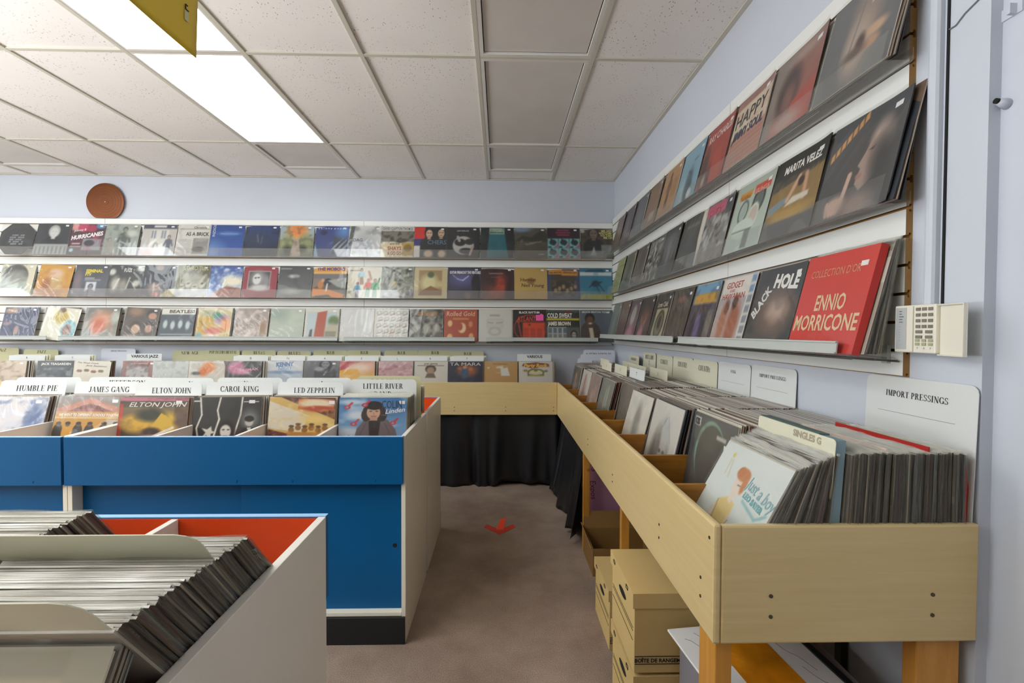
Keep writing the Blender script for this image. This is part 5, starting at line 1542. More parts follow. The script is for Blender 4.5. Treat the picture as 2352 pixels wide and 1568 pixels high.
RB = [
 (1.425, 'bright red box set sleeve with big rounded cream lettering', 'd2382f', 'd63c33', lambda p: (p.nz(2, .12, 42, 'c8322a'),), [('COLLECTION D\'OR', .47, .84, .085, 'dda07a', {'w': .72, 'bold': -.004}), ('ENNIO', .52, .52, .17, 'e6c69c', {'w': .44, 'bold': .02}), ('MORRICONE', .5, .31, .17, 'e6c69c', {'w': .94, 'bold': .02})], dict(n=12, t=.022, edge='c02a24', stz=.9, bow=0)),
 (1.745, 'black sleeve with BLACK HOLE lettering curving over a copper swirl', '3d3e40', '3a3d3f', lambda p: (p.e(.52, .42, .4, .36, '54504e', .3), p.e(.56, .44, .3, .24, '8a6f62', .6), p.e(.6, .45, .18, .12, 'b89f92', .6), p.nz(5, .4, 43, '6d5a52'), p.r(0, 0, 1, .08, '3c3d3f')), [('BLACK', .2, .6, .13, 'e2e2de', {'w': .46, 'bold': .04, 'rot': .95}), ('HOLE', .66, .84, .17, 'eeeeea', {'w': .52, 'bold': .05, 'rot': -.1})], dict(n=60)),
 (2.055, 'white and peach sleeve with red title lettering and a beach couple', 'c0a79e', 'b0b0bc', lambda p: (p.r(0, .7, 1, 1, 'e4dcd4'), p.e(.26, .35, .12, .3, 'b3795f', .3), p.e(.3, .56, .08, .1, '7c4f3c', .3), p.e(.58, .3, .16, .34, 'a9674e', .3), p.e(.52, .62, .08, .1, '5a3a30', .3), p.r(.8, 0, 1, 1, 'd8d6d2'), [p.r(.84, .04 + .14 * i, .97, .14 + .14 * i, '8d929a' if i < 5 else '7fa0c4') for i in range(7)]), [('GIDGET', .38, .92, .1, 'b04438', {'w': .5}), ('GOES', .34, .83, .045, 'b04438', {}), ('HAWAIIAN', .4, .75, .09, 'b04438', {'w': .68})], dict(n=52, sticker=False)),
 (2.37, 'blue and yellow headed sleeve with purple dressed figures', '4c4660', '6f9cc0', lambda p: (p.r(0, .84, 1, 1, '78a6c6'), p.r(.04, .66, .96, .84, 'cfa048'), p.r(0, 0, 1, .66, '4d4656'), [(p.e(.2 + .22 * i, .3, .1, .26, '6f6494' if i % 2 else '2f2c38', .3), p.e(.2 + .22 * i, .56, .05, .07, '5a4038')) for i in range(3)], p.r(.72, .0, .94, .55, '837a72'), p.nz(6, .3, 44, '342f3c')), [], {}),
 (2.69, 'dark brown sleeve in a deep stack between the price rails', '4a443e', '544d46', lambda p: (p.nz(6, .6, 45, '38332e'), p.nz(6, .5, 46, '6f685e'), p.e(.5, .8, .2, .06, '8c6258', .5)), [], {}),
 (3.0, 'black sleeve with an oval cream portrait frame and small white title', '35332f', '3a3834', lambda p: (p.r(.2, .02, .9, .68, 'b0a989'), p.e(.55, .35, .26, .3, '3f3c34'), p.e(.55, .35, .2, .24, '77705f'), p.e(.55, .4, .1, .14, '3d3830')), [('Loren Child', .5, .8, .11, 'd9d4c0', {'w': .6})], {}),
 (3.315, 'dark rose sleeve with a pink lit face', '4a3a38', '4a3f3e', lambda p: (p.e(.5, .5, .25, .2, '9a6a5a', .5), p.e(.4, .15, .2, .15, 'b07a84', .5), p.nz(4, .4, 47, '35292a')), [], {}),
 (3.63, 'mauve sleeve with a grey oval head shape', '755a62', '6a5a5e', lambda p: (p.e(.5, .6, .2, .26, 'a9a3a2', .2), p.e(.5, .15, .3, .2, 'b57f92', .4)), [], {}),
 (3.92, 'brown grey sleeve with a dark lower half on the right wall bottom row', '5d4c48', '7d6a64', None, [], {}),
 (4.2, 'grey green sleeve, farthest on the right wall bottom row', '6d7574', '77807e', lambda p: (p.e(.5, .4, .2, .3, '8d9694', .5),), [], {}),
]
for row, z0, rr, grp in ((RT, 2.0465, 0, HT), (RM, 1.6725, 1, HM), (RB, 1.2715, 2, HB)):
    for k, (y, lab, bg, tp, fn, tx, op) in enumerate(row):
        d = .1035 if rr < 2 else .138
        if rr == 2 and k == 0:
            d = .150
        if 'curl' not in op and not (rr == 2 and k == 0):
            op = dict(op, curl=-R.uniform(.003, .009) if rr < 2 else -R.uniform(.002, .006))
        cover(lab, bg, tp, fn, tx, (XR - d, y, z0), -PI / 2 + R.uniform(-.008, .008), L15 + R.uniform(-.01, .01), grp, w=.300, h=.312,
              edge=op.pop('edge', None) or R.choice(['4a443c', '8d8577', '2d2a28', 'cfc9bb', '3a3029']), **op)
        nb = (R.choice([2, 3, 4]) if rr < 2 else R.choice([3, 4, 5]))
        if rr == 2 and k == 0:
            nb = 9
        d0 = d - (.024 if rr == 2 and k == 0 else .006)
        for q in range(nb):
            A = ((XR - d0 + (.0055 if nb == 9 else .0085) * q, y + .004 - R.uniform(0, .012), z0 + R.uniform(0, .002)), -PI / 2 + R.uniform(-.01, .01), L15 - (.022 if nb < 6 else .013) * q)
            if nb == 9:
                edge_sleeve(*A, 'record sleeve stacked behind the bright red box set on the right wall', 'records behind the bright red box set', bagged=True)
            else:
                pack.add(*A)
CW = 'white'

# ------------------------------------------------------------------ blue counter: six compartments in view
GC = 'front records in the blue counter'
ZB = .7005
BLUE = [
 (-.600, 2.235, 7, 'blue sky sleeve with a long haired man in a grey coat and red guitars', '7fa8cc', '3f7cb8', lambda p: (p.nz(3, .8, 50, 'cfdbe4', lo=.58), p.e(.12, .2, .2, .12, 'c9d6e0', .5), p.e(.3, .6, .2, .1, 'd3dee8', .5), p.e(.2, .9, .2, .06, 'c5d5e3', .5), p.p([(.22, 0), (.27, .3), (.38, .5), (.72, .5), (.84, .28), (.88, 0)], '6d6468'), p.p([(.46, 0), (.44, .45), (.5, .52), (.62, .52), (.58, 0)], '2a282b'), p.e(.52, .68, .17, .2, '352a26'), p.e(.4, .6, .07, .14, '352a26'), p.e(.64, .6, .07, .14, '352a26'), p.e(.51, .66, .1, .155, 'd0a88f'), p.r(.46, .48, .57, .56, 'c39a82'), p.e(.52, .82, .13, .1, '241f20'), p.e(.47, .69, .02, .012, '3c2c28'), p.e(.56, .69, .02, .012, '3c2c28'), p.ln(.48, .575, .55, .575, .008, '8d5248'), p.ln(.51, .66, .52, .61, .008, 'b58a74'), [(p.e(x, y, .05, .045, 'c4404a'), p.ln(x, y, x + .07, y + .1, .018, 'c4404a'), p.e(x, y, .02, .02, '8d9fc0')) for x, y in ((.22, .4), (.8, .42), (.08, .03), (.38, .83), (.12, .78))], p.ln(.3, .1, .4, .42, .008, '5d5458'), p.ln(.78, .1, .68, .42, .008, '5d5458')),
  [('COLIN', .78, .85, .17, '27425f', {'w': .3, 'bold': .01}), ('Linden', .83, .71, .1, 'f0f2f4', {'shear': .35, 'w': .3, 'rot': .12}), ('THE IMMIGRANT', .78, .6, .03, '5d86ad', {'w': .3})], dict(n=110, stx=.93)),
 (-.945, 2.25, 9, 'brown and cream sleeve with a pale cone of light over a crowd', 'b8893c', '8a6a4a', lambda p: (p.p([(0, 1), (0, .0), (1, .0), (1, 1)], 'cfae62'), p.p([(0, 1), (.16, 1), (1, .5), (1, 1)], '5a2f28'), p.p([(0, .9), (.62, .58), (.5, .2), (.0, .28)], 'd6cfba'), p.p([(0, .26), (.32, .16), (.3, 0), (0, 0)], '6b3530'), p.r(.44, .72, .98, .96, 'c46a3c'), p.e(.7, .86, .26, .1, 'e6d9b8', .3), p.e(.75, .74, .22, .07, 'b5482a', .3), p.nz(7, .5, 51, 'eadfb4', lo=.6), p.e(.7, .5, .2, .1, 'e4c878', .5), [(p.e(.36 + .1 * i, .25 + .05 * (i % 2), .045, .06, '8a5f22'), p.e(.36 + .1 * i, .33 + .05 * (i % 2), .04, .03, '5a4224')) for i in range(6)], p.r(.3, 0, .98, .2, 'b17a24'), p.nz(8, .4, 52, 'd9b052', lo=.6)), [('II', .92, .68, .06, '3a2a1c', {'serif': 1})], dict(n=100, bag=1.8, stx=.94)),
 (-1.285, 2.25, 8, 'black and white torn paper sleeve with three pale faces and a star', '24282a', '2b3032', lambda p: (p.ln(.1, 1, .13, .6, .012, 'e4e2d6'), p.ln(.13, .6, .06, .3, .012, 'e4e2d6'), p.ln(.06, .3, .1, 0, .012, 'e4e2d6'), p.ln(.4, 1, .36, .7, .012, 'e4e2d6'), p.ln(.36, .7, .39, .5, .012, 'e4e2d6'), p.ln(.39, .5, .3, 0, .014, 'e4e2d6'), p.ln(.72, 1, .7, .6, .012, 'e4e2d6'), p.ln(.7, .6, .62, .15, .012, 'e4e2d6'), p.p([(.14, .08), (.2, .2), (.14, .3), (.22, .27), (.28, .34), (.29, .24), (.35, .2), (.28, .17), (.27, .07), (.21, .14)], 'd9d6cb'), p.e(.5, .22, .13, .25, '101112', .2), p.e(.49, .22, .08, .15, 'd8d5cc', .15), p.e(.46, .26, .02, .014, '1a1a1a'), p.e(.53, .26, .02, .014, '1a1a1a'), p.ln(.46, .12, .52, .12, .008, '4a3c3a'), p.e(.84, .5, .12, .2, '73787a', .5), p.e(.83, .42, .06, .09, 'b9b8b2', .2), p.e(.83, .5, .07, .07, '15171a'), p.r(.72, 0, .98, .3, '15171a'), p.p([(.8, .3), (.86, .3), (.84, .1)], 'd8d6d0'), p.r(.0, .9, .1, .93, 'c9c7be'), p.r(.74, .88, .96, .9, 'd5d3ca')), [], dict(n=100, bag=.8, stx=.86)),
 (-1.625, 2.235, 10, 'yellow rose sleeve with slanted italic title and red edge stripe', '4f463a', '8d7a5c', lambda p: (p.r(0, .87, 1, 1, 'c47a92'), p.r(0, .78, 1, .92, '5b5548'), p.r(.0, 0, .06, .86, 'b8483a'), p.e(.28, .42, .24, .2, 'd8ac3a', .3), p.e(.68, .45, .2, .22, 'd9b440', .3), p.e(.46, .6, .2, .14, '2f3a34', .4), p.p([(.45, .25), (.62, .65), (.95, .35), (.75, .22)], 'd6b03c'), p.e(.5, .22, .13, .1, '3a2a28', .3), p.e(.5, .08, .2, .08, 'b58a84', .3), p.ln(.5, .1, .8, .32, .025, 'e2ddd0'), p.e(.92, .5, .1, .25, '6d5a50', .4), p.nz(5, .25, 53, '3a3028')), [('ELTON JOHN', .56, .845, .1, 'e6e0da', {'w': .84, 'shear': .3})], dict(n=100, bag=1.8)),
 (-1.985, 2.29, 15, 'pink roofed hall sleeve with six bearded men along an ochre wall', 'b58a3c', '8f8a8e', lambda p: (p.nz(4, .4, 54, 'a9a5a8'), p.p([(0, .62), (0, .7), (.5, .97), (1, .7), (1, .62)], 'c08a78'), p.p([(.14, .62), (.5, .84), (.9, .62)], 'a06a5c'), p.r(0, .52, 1, .64, 'c9a072'), p.r(0, 0, 1, .52, 'c08f3e'), p.r(.78, 0, 1, .46, 'b9b0a4'), p.r(0, .48, 1, .52, 'd8bc86'), [(p.e(x, .16, .075, .2, c), p.e(x, .34, .035, .05, '6a4a34'), p.e(x, .37, .04, .035, '1d1a18')) for x, c in ((.08, '241f1c'), (.22, 'c99434'), (.38, '26221f'), (.55, '201d1b'), (.76, '272423'), (.93, '2b2826'))]), [('THE JAGGERZ', .5, .77, .085, '7d5a62', {'w': .46, 'arch': .07}), ('WE WENT TO DIFFERENT SCHOOLS TOGETHER', .52, .565, .06, 'f2ead8', {'w': .92, 'bold': .04, 'shear': .2})], dict(n=110)),
 (-2.345, 2.28, 16, 'pale lilac and slate abstract sleeve at the left end of the blue counter', 'c3c9d6', 'd3d4da', lambda p: (p.nz(6, .9, 55, '7484a4', lo=.52), p.nz(8, .6, 56, 'dcd3cf'), p.e(.85, .5, .12, .4, '5d74a0', .5)), [], dict(n=60, bag=1.8)),
]
CARDS = [('LITTLE RIVER', .0, .034, .0265, {'serif': 1, 'w': .2}), ('LED ZEPPELIN', .02, .04, .026, {'serif': 1, 'w': .2}), ('CAROL KING', -.0, .034, .027, {'serif': 1, 'w': .185}),
         ('ELTON JOHN', .015, .04, .027, {'serif': 1, 'w': .19}), ('JAMES GANG', .01, .04, .028, {'serif': 1, 'w': .2}), ('HUMBLE PIE', .02, .04, .028, {'serif': 1, 'w': .2})]
BACKC = [('LOGGINS &', .0, .03), ('L', .02, .03), ('K', -.02, .03), ('K', .05, .03), ('JEFFERSON', .03, .03), ('H', .0, .03)]
NM = ['behind the blue sky sleeve', 'behind the brown and cream sleeve', 'behind the torn paper sleeve', 'behind the yellow rose sleeve', 'behind the pink roofed sleeve', 'behind the lilac sleeve']
for k, (x, y, ln, lab, bg, tp, fn, tx, op) in enumerate(BLUE):
    ln = math.radians(ln)
    cover(lab, bg, tp, fn, tx, (x, y, ZB), R.uniform(-.02, .02), ln, GC, v0=.35, roll=(.0, .015, -.01, .0, .01, .02)[k], **op)
    nb = 26 if k == 0 else 11
    s = .0055 if k == 0 else .006
    for q in range(nb):
        if k:
            pack.add((x + R.uniform(-.004, .012), y + .010 + s * q, ZB), R.uniform(-.01, .01), ln - .002 * q)
            continue
        edge_sleeve((x + R.uniform(-.004, .012), y + .010 + s * q, ZB), R.uniform(-.01, .01), ln - .002 * q,
                    'record sleeve in a packed row of the blue counter, ' + NM[k], 'packed records in the blue counter, ' + NM[k], bagged=(q < 4 or k == 0))
    y2 = y + .012 + s * nb + .002
    c = CARDS[k]
    tt = [c]
    if k == 0:
        tt.append(('BAND', .0, .074, .0265, {'serif': 1, 'w': .09}))
    divider('white divider card standing %s' % NM[k], .318 if k else .332, .378 if k not in (0, 5) else .386, (x + .012, y2, ZB), R.uniform(-.02, .02), ln - .002 * nb - .01, M[CW], tt, 'heading cards in the blue counter', r=.02)
    for q in range(10):
        pack.add((x + R.uniform(-.004, .01), y2 + .006 + .006 * q, ZB), R.uniform(-.01, .01), ln - .002 * nb - .03)
    b = BACKC[k]
    divider('half hidden second divider card %s' % NM[k], .325, .392 + .006 * (k == 0), (x + .03, y2 + .072, ZB), R.uniform(-.02, .02), max(0.0, ln - .002 * nb - .05), M['tan' if k == 0 else CW],
            [(b[0], b[1], b[2], .026, {'serif': 1})], 'half hidden heading cards in the blue counter', r=.02)
# records in the back half of the counter, seen over the end panel
for k, x in enumerate((-.598, -.95, -1.29, -1.63, -1.98, -2.34)):
    for q in range(16 if k == 0 else 8):
        pack.add((x + R.uniform(-.006, .006), 2.63 + .009 * q, ZB), R.uniform(-.01, .01), .02)

# ------------------------------------------------------------------ bin along the back wall
ZW = .7365
GWB = 'front records in the bin along the back wall'
WALL = [
 (-4.393, 'beige sleeve with brown sketched heads at the left end of the back bin', 'c9b6a0', 'd3c3b0', lambda p: (p.nz(6, .7, 60, '9a8068'), p.nz(4, .5, 61, 'dcd0c0')), [], dict(bag=1.5)),
 (-3.985, 'dark slate sleeve with a broad white title line in the back bin', '3c4248', '4a5056', lambda p: (p.nz(6, .7, 62, '8a8f92'), p.r(0, .7, 1, 1, '40464c')), [('JACK TEAGARDEN', .52, .86, .1, 'e8e8e2', {'w': .82, 'bold': .03})], dict(bag=1.6, sticker=False)),
 (-3.668, 'white sleeve with thin brown West Coast script and leaf shapes', 'd6d0c2', 'dcd6ca', lambda p: [p.e(.15 + .2 * i, .5 + .04 * (i % 2), .08, .07, ('8a5c54', '7a6032', '8d4a44', '7d6c38')[i], .1) for i in range(4)], [('The West Coast', .36, .9, .07, '6d5a44', {'shear': .3, 'w': .6}), ('Jazz Sessions', .6, .78, .07, '6d5a44', {'shear': .3, 'w': .6})], dict(roll=.06, sticker=False)),
 (-3.252, 'rose brown sleeve with a grey photo inset and small white title', '8a5650', '95605a', lambda p: (p.r(.15, .1, .78, .74, 'a9a4a2'), p.nz(6, .6, 63, '5a504e')), [('LA CUCARACHA', .5, .88, .05, 'd8c4bc', {'w': .5})], dict(bag=1.5)),
 (-2.965, 'silvery pale sleeve under folded film in the back bin', 'b5bbb8', 'c3c8c4', lambda p: (p.nz(5, .5, 64, '9aa19e'),), [], dict(bag=2.2, sticker=False)),
 (-2.645, 'white sleeve with splashes of orange', 'd0ccc4', 'd5d0c8', lambda p: (p.e(.55, .7, .2, .25, 'dc8a50', .3), p.e(.4, .5, .14, .2, 'd6743c', .4), p.nz(6, .4, 65, 'c9b8a6'), p.r(.08, .6, .3, .9, 'b4b0aa', .6), p.e(.2, .42, .12, .08, '4a5460', .4)), [], dict(bag=1.3, sticker=False)),
 (-2.319, 'dark grey sleeve with a big pink swirl and pink title', '3c4042', '464a4c', lambda p: (p.e(.28, .7, .24, .32, 'c77a98', .3), p.e(.5, .5, .2, .14, 'c884a0', .3), p.nz(5, .3, 66, '5d6264')), [('PLASMAX', .62, .6, .11, 'dd92b4', {'w': .6, 'bold': .03, 'rot': .1})], dict(bag=1.6, sticker=False)),
 (-1.972, 'white sleeve with chunky blue hand lettering in the back bin', 'c5cbd0', 'd0d4d8', lambda p: (p.r(0, 0, 1, .5, 'aebccb'), p.e(.5, .46, .5, .08, '7f95b4', .4)), [('KENNY', .5, .85, .19, '5d84b5', {'w': .5, 'bold': .05, 'rot': .05}), ('NEAL', .52, .64, .17, '9ab6d3', {'w': .42, 'bold': .05})], dict(sticker=False)),
 (-1.638, 'slate sleeve with a dark haired figure in grey', '595b63', '62656c', lambda p: (p.bust(.62, .72, .4, '85858c', '24262b', '3d4048', True), p.e(.45, .62, .14, .1, '9a9ba0', .3), p.nz(4, .3, 67, '787a80')), [], {}),
 (-1.312, 'yellow to red sunburst sleeve', 'e2b84a', 'd99a94', lambda p: (p.p([(0, .5), (0, 1), (.6, 1)], 'b54a52'), p.e(.6, .7, .3, .2, 'e9d2c0', .6), p.p([(0, .55), (.5, .62), (.6, .4), (0, .4)], 'e0a830')), [], dict(bag=1.8, sticker=False)),
 (-.962, 'dusky pink sleeve under wrinkled film', 'b88a90', 'c4a0a2', lambda p: (p.nz(6, .7, 68, 'd8c4c4'), p.nz(6, .5, 69, '9a5a68')), [], dict(bag=2.2, sticker=False)),
 (-.643, 'white sleeve with a sepia portrait below a small black title', 'cdc8bc', 'd2cdc2', lambda p: (p.e(.5, .62, .16, .2, '4a3a2c'), p.e(.5, .56, .11, .16, 'a08468'), p.r(.12, .79, .88, .815, '3a362f'), p.p([(.34, .2), (.66, .2), (.6, .42), (.4, .42)], '6a5a48')), [('JOE LEWIS', .5, .88, .06, '2f2b26', {'w': .4, 'bold': .03})], dict(sticker=False)),
 (-.322, 'navy sleeve with a wide white title and an orange lit group', '22283c', '2a3146', lambda p: (p.e(.56, .56, .28, .28, '9a5634', .4), p.e(.48, .45, .12, .28, '3d5470', .2), p.e(.49, .72, .06, .08, 'c08a6a'), p.e(.66, .62, .06, .08, 'b9703f'), p.e(.34, .66, .06, .08, 'a8643a')), [('TA MARA', .5, .88, .15, 'dcd8d0', {'w': .9, 'bold': .0})], dict(sticker=False)),
 (.0, 'tan sleeve showing a white shopping bag shape', 'b98f54', 'c29a60', lambda p: (p.p([(.52, .3), (.5, .66), (.56, .78), (.6, .66), (.7, .72), (.78, .3)], 'dad7cf'), p.p([(.36, .68), (.38, .74), (.56, .8), (.54, .66)], 'd5d0c4'), p.r(.36, .42, .5, .47, 'cfa98c'), p.r(.12, .66, .17, .73, 'ddd8d0'), p.r(.28, .87, .7, .9, '7d5c34')), [], dict(sticker=False)),
 (.328, 'white sleeve with yellow Party Rock title above a green arched gate', 'd3cec4', 'd7d2c8', lambda p: (p.p([(.1, .78), (.12, .9), (.5, .97), (.88, .9), (.9, .76), (.6, .72), (.4, .66)], '8a4a4c'), p.e(.5, .5, .24, .16, '6a6a2f'), p.r(.26, .3, .74, .5, '6a6a2f'), p.e(.5, .48, .19, .12, 'd5d1a8'), p.r(.3, .38, .7, .48, 'd5d1a8'), p.r(.45, .52, .55, .59, '6d6a34'), p.e(.2, .56, .07, .06, '9a8450', .3), p.e(.8, .54, .06, .05, '7d7a58', .3), p.r(.3, .3, .7, .36, 'a39a54')), [('Party Rock', .5, .82, .15, 'ecc03c', {'w': .7, 'bold': .05, 'shear': .15})], dict(sticker=False)),
]
for k, (x, lab, bg, tp, fn, tx, op) in enumerate(WALL):
    yy = 4.385 + R.uniform(-.008, .008) - (.05 if k < 7 else 0)
    cover(lab, bg, tp, fn, tx, (x, yy, ZW), R.uniform(-.03, .03), math.radians(9), GWB, n=40, v0=.40, **op)
    for q in range(7):
        pack.add((x + R.uniform(-.004, .012) + .003 * q, yy + .010 + .007 * q, ZW), R.uniform(-.02, .02), math.radians(8))
LET = [(-4.343, 'R'), (-3.936, 'T'), (-2.316, 'B'), (-1.974, 'N'), (-1.635, 'A'), (-1.295, 'E'), (-.962, 'L'), (-.655, 'R'), (-.315, 'T')]
for k, (x, s) in enumerate(LET):
    ex = ' in the jazz section' if x < -3 else (' in the blues section' if x < -1.8 else ' in the rhythm section')
    for q in range(2, 0, -1):
        divider('blank cream index card just behind the letter %s card%s' % (s, ex), .315, .357 + .003 * q, (x + .012 * q, 4.47 + .012 * q, ZW), R.uniform(-.02, .02), .1, M['cream'], [], 'blank index cards in the back bin', r=.006)
    divider('white index card with letter %s%s of the back bin' % (s, ex), .315, .356, (x, 4.462, ZW), R.uniform(-.03, .03), .105, M['white'], [(s, 0, .021, .021, {'bold': -.004})], 'letter cards in the back bin', r=.006)
GEN = [(-4.70, 'JAzZ', 'tan', .42, 'leftmost of two'), (-4.335, 'JAZZ', 'tan', .405, 'right one of two'), (-3.62, 'IMPORT PRESSINGS', 'lavcard', .415, ''), (-3.305, 'VARIOUS JAZZ', 'white', .372, ''), (-2.955, 'NEW AGE', 'tan', .398, ''), (-2.645, 'POP INSTRUMENTAL', 'tan', .406, ''),
       (-2.305, 'BLUeS', 'tan', .402, 'left one'), (-1.972, 'BLUES', 'tan', .398, 'right one'), (-1.63, 'R&B', 'tan', .404, 'first from the left'), (-1.31, 'R&B', 'tan', .406, 'second from the left'), (-.955, 'R&B', 'tan', .404, 'third from the left'), (-.632, 'R&B', 'tan', .406, 'fourth from the left'), (-.32, 'R&B', 'tan', .398, 'rightmost'), (.318, 'VARIOUS', 'white', .378, '')]
for k, (x, s, m, h, w) in enumerate(GEN):
    sans_ = s.startswith('VAR')
    op = {'bold': .03} if sans_ else {'serif': 1}
    hh = .026 if sans_ else (.012 if s.startswith('IMP') else .028)
    wd = min(.27, {'POP INSTRUMENTAL': .26, 'VARIOUS JAZZ': .25, 'IMPORT PRESSINGS': .15}.get(s, .5))
    if wd < .5 and len(s) > 9:
        op['w'] = wd
    divider('%s heading card reading %s in the back bin%s' % ({'tan': 'buff', 'lavcard': 'pale', 'white': 'white'}[m], s.upper(), ', ' + w if w else ''), .32, h, (x, 4.60 if not sans_ else 4.50, ZW), R.uniform(-.01, .01), .06,
            M[m], [(s, .005, .023, hh, op)], 'genre heading cards in the back bin', r=.022 if not sans_ else .004)

# ------------------------------------------------------------------ bin along the right wall
ZR = .7365
YR = -PI / 2
GR = 'front records in the bin along the right wall'
# near compartment
Yc = 1.229
cover('pale sleeve with a red haired youth in a yellow shirt and turquoise script', 'd3dcd9', 'dce2e0', lambda p: (p.nz(2, .15, 71, 'c9d6d4'), p.p([(.26, 0), (.3, .26), (.42, .3), (.5, .26), (.44, .0)], 'a3c0be'), p.p([(.3, .28), (.34, .52), (.44, .58), (.55, .54), (.56, .4), (.5, .24), (.42, .24)], 'e2c988'), p.p([(.3, .5), (.34, .53), (.34, .42), (.29, .42)], 'e2c988'), p.ln(.3, .44, .22, .26, .02, 'e3d3c3'), p.ln(.22, .26, .32, .2, .018, 'e3d3c3'), p.ln(.55, .42, .56, .3, .022, 'e6d5c5'), p.ln(.56, .3, .46, .2, .02, 'e6d5c5'), p.e(.47, .69, .075, .1, 'e7d6c8'), p.p([(.42, .6), (.5, .6), (.48, .52), (.43, .54)], 'e7d6c8'), p.e(.47, .79, .1, .06, 'c98552'), p.e(.54, .72, .035, .09, 'c98552'), p.e(.43, .8, .05, .05, 'c07a48'), p.ln(.46, .69, .5, .69, .004, '6b5648'), p.ln(.31, .5, .35, .3, .004, '8a7a4a'), p.ln(.5, .24, .57, .4, .004, '8a7a4a'), p.ln(.35, .02, .38, .22, .005, '5d7a7c'), [(p.e(x, y, .022, .022, 'd9c66a'),) for x, y in ((.2, .9), (.1, .12), (.68, .06))], p.e(.84, .16, .035, .035, 'ded080'), p.ln(.19, .86, .2, .72, .004, 'c9bb8c'), p.ln(.22, .86, .27, .7, .004, 'c9bb8c'), p.ln(.62, .6, .86, .53, .012, '8fbcc0'), p.ln(.86, .53, .96, .6, .012, '8fbcc0')),
      [('Just a boy', .79, .73, .11, '8fb9c2', {'w': .44, 'rot': -.18, 'shear': .1}), ('LEO SAYER', .75, .635, .05, '6fb0b8', {'w': .3, 'bold': .05, 'rot': -.14})], (.522, Yc, ZR), YR, math.radians(29), GR, n=100, sticker=False, bag=.5, bow=0.0, edge='c9c9c2')
LAB1 = 'record sleeve leaning between the red haired youth sleeve and the dusty blue box'
LAB2 = 'record sleeve packed upright between the dusty blue box and the right wall'
x = .531
n1 = 24
for q in range(n1):
    ln = math.radians(28 - 22 * q / n1)
    edge_sleeve((x, Yc + R.uniform(-.006, .004), ZR), YR + R.uniform(-.006, .006), ln, LAB1, 'leaning records in the near end of the right bin', bagged=True)
    x += .0100 - .0030 * q / n1
o = plate('divider_card', .325, .350, .0015, M['cream'], .01)
o.matrix_world = pose((x + .002, Yc, ZR), YR, math.radians(4.2))
tag(o, 'cream card reading SINGLES leaning against the dusty blue box', 'divider card', 'heading cards in the right bin')
letters('heading_lettering', o, [('SINGLES G', .06, .336, .017, {'bold': .04, 'c': 'a59c84'})], M['ink'], None, -.0006)
x += .008
t = thing('record_box', 'dusty blue record box with dark green lid strip among the upright records', 'record box', (x, Yc, ZR))
t.matrix_world = pose((x, Yc, ZR), YR, math.radians(3.6))
MB().box(-.157, .157, 0, .026, 0, .348).build('case', M['bluebox'], t, bevel=.0015)
MB().box(-.1575, .10, -.0005, .0265, .3482, .352).build('lid_strip', M['greenbox'], t)
x += .032
n2 = 0
while x < 1.064:
    k = None
    if n2 in (22, 41):
        col, lab = (('pinkpale', 'pale pink record sleeve standing proud among the upright near records'), ('red', 'red topped record sleeve standing proud among the upright near records'))[n2 == 41]
        o = MB().box(-.157, .150, 0, .0042, 0, .326 if n2 == 22 else .330).build('record_sleeve', M[col], None)
        o.matrix_world = pose((x, Yc - .002, ZR), YR, math.radians(1.2))
        tag(o, lab, 'record')
        x += .0056
    h = R.uniform(-.003, .004)
    edge_sleeve((x, Yc + R.uniform(-.007, .004), ZR + max(0, h)), YR + R.uniform(-.008, .008), math.radians(max(.3, 3.2 - 3 * (x - .82) / .25)), LAB2, 'upright records in the near end of the right bin', bagged=True,
                k=(10 if n2 in (16, 17) else None))
    x += R.choice([.0044, .0047, .0050, .0058])
    n2 += 1
o = MB().prism([(1.0745, .737), (1.091, .737), (1.091, .95), (1.0765, 1.05), (1.0745, 1.05)], 'y', 1.079, 1.082).build('red_card', M['red'], None)
tag(o, 'narrow red card wedged between the last record and the right wall', 'card')

# second and third compartments
Yc = 1.549
cover('black sleeve with a small white corner sticker and a pale green arc', '4a4d4c', '555857', lambda p: (p.nz(4, .5, 73, '6a6462'), p.e(.55, .5, .3, .4, '6b625c', .5), p.e(.5, .6, .34, .36, '7fa08e'), p.e(.53, .56, .33, .36, '55544f'), p.r(0, 0, .12, .7, '464848'), p.nz(5, .5, 74, '5d5a56'), p.r(.7, .0, .9, .3, '7d5c5a', .5), p.p([(.55, .0), (.6, .22), (.7, .3), (.72, .06)], 'd5d8d4'), p.r(.05, .86, .2, .95, 'e9e9e6'), p.r(.62, .8, .82, .84, 'b9b9b4')), [('KISS', .125, .905, .07, '2a2a2a', {'w': .12, 'bold': .06})], (.655, Yc, ZR), YR, math.radians(9), GR, n=80, stz=.78, stx=.84)
x = .664
for q in range(26):
    pack.add((x, Yc + R.uniform(-.008, .004), ZR + R.uniform(0, .006)), YR + R.uniform(-.01, .01), math.radians(8.5 - 5 * q / 26))
    x += .0066
while x < 1.07:
    pack.add((x, Yc + R.uniform(-.008, .004), ZR), YR + R.uniform(-.01, .01), math.radians(2.5))
    x += .0055
Yc = 1.886
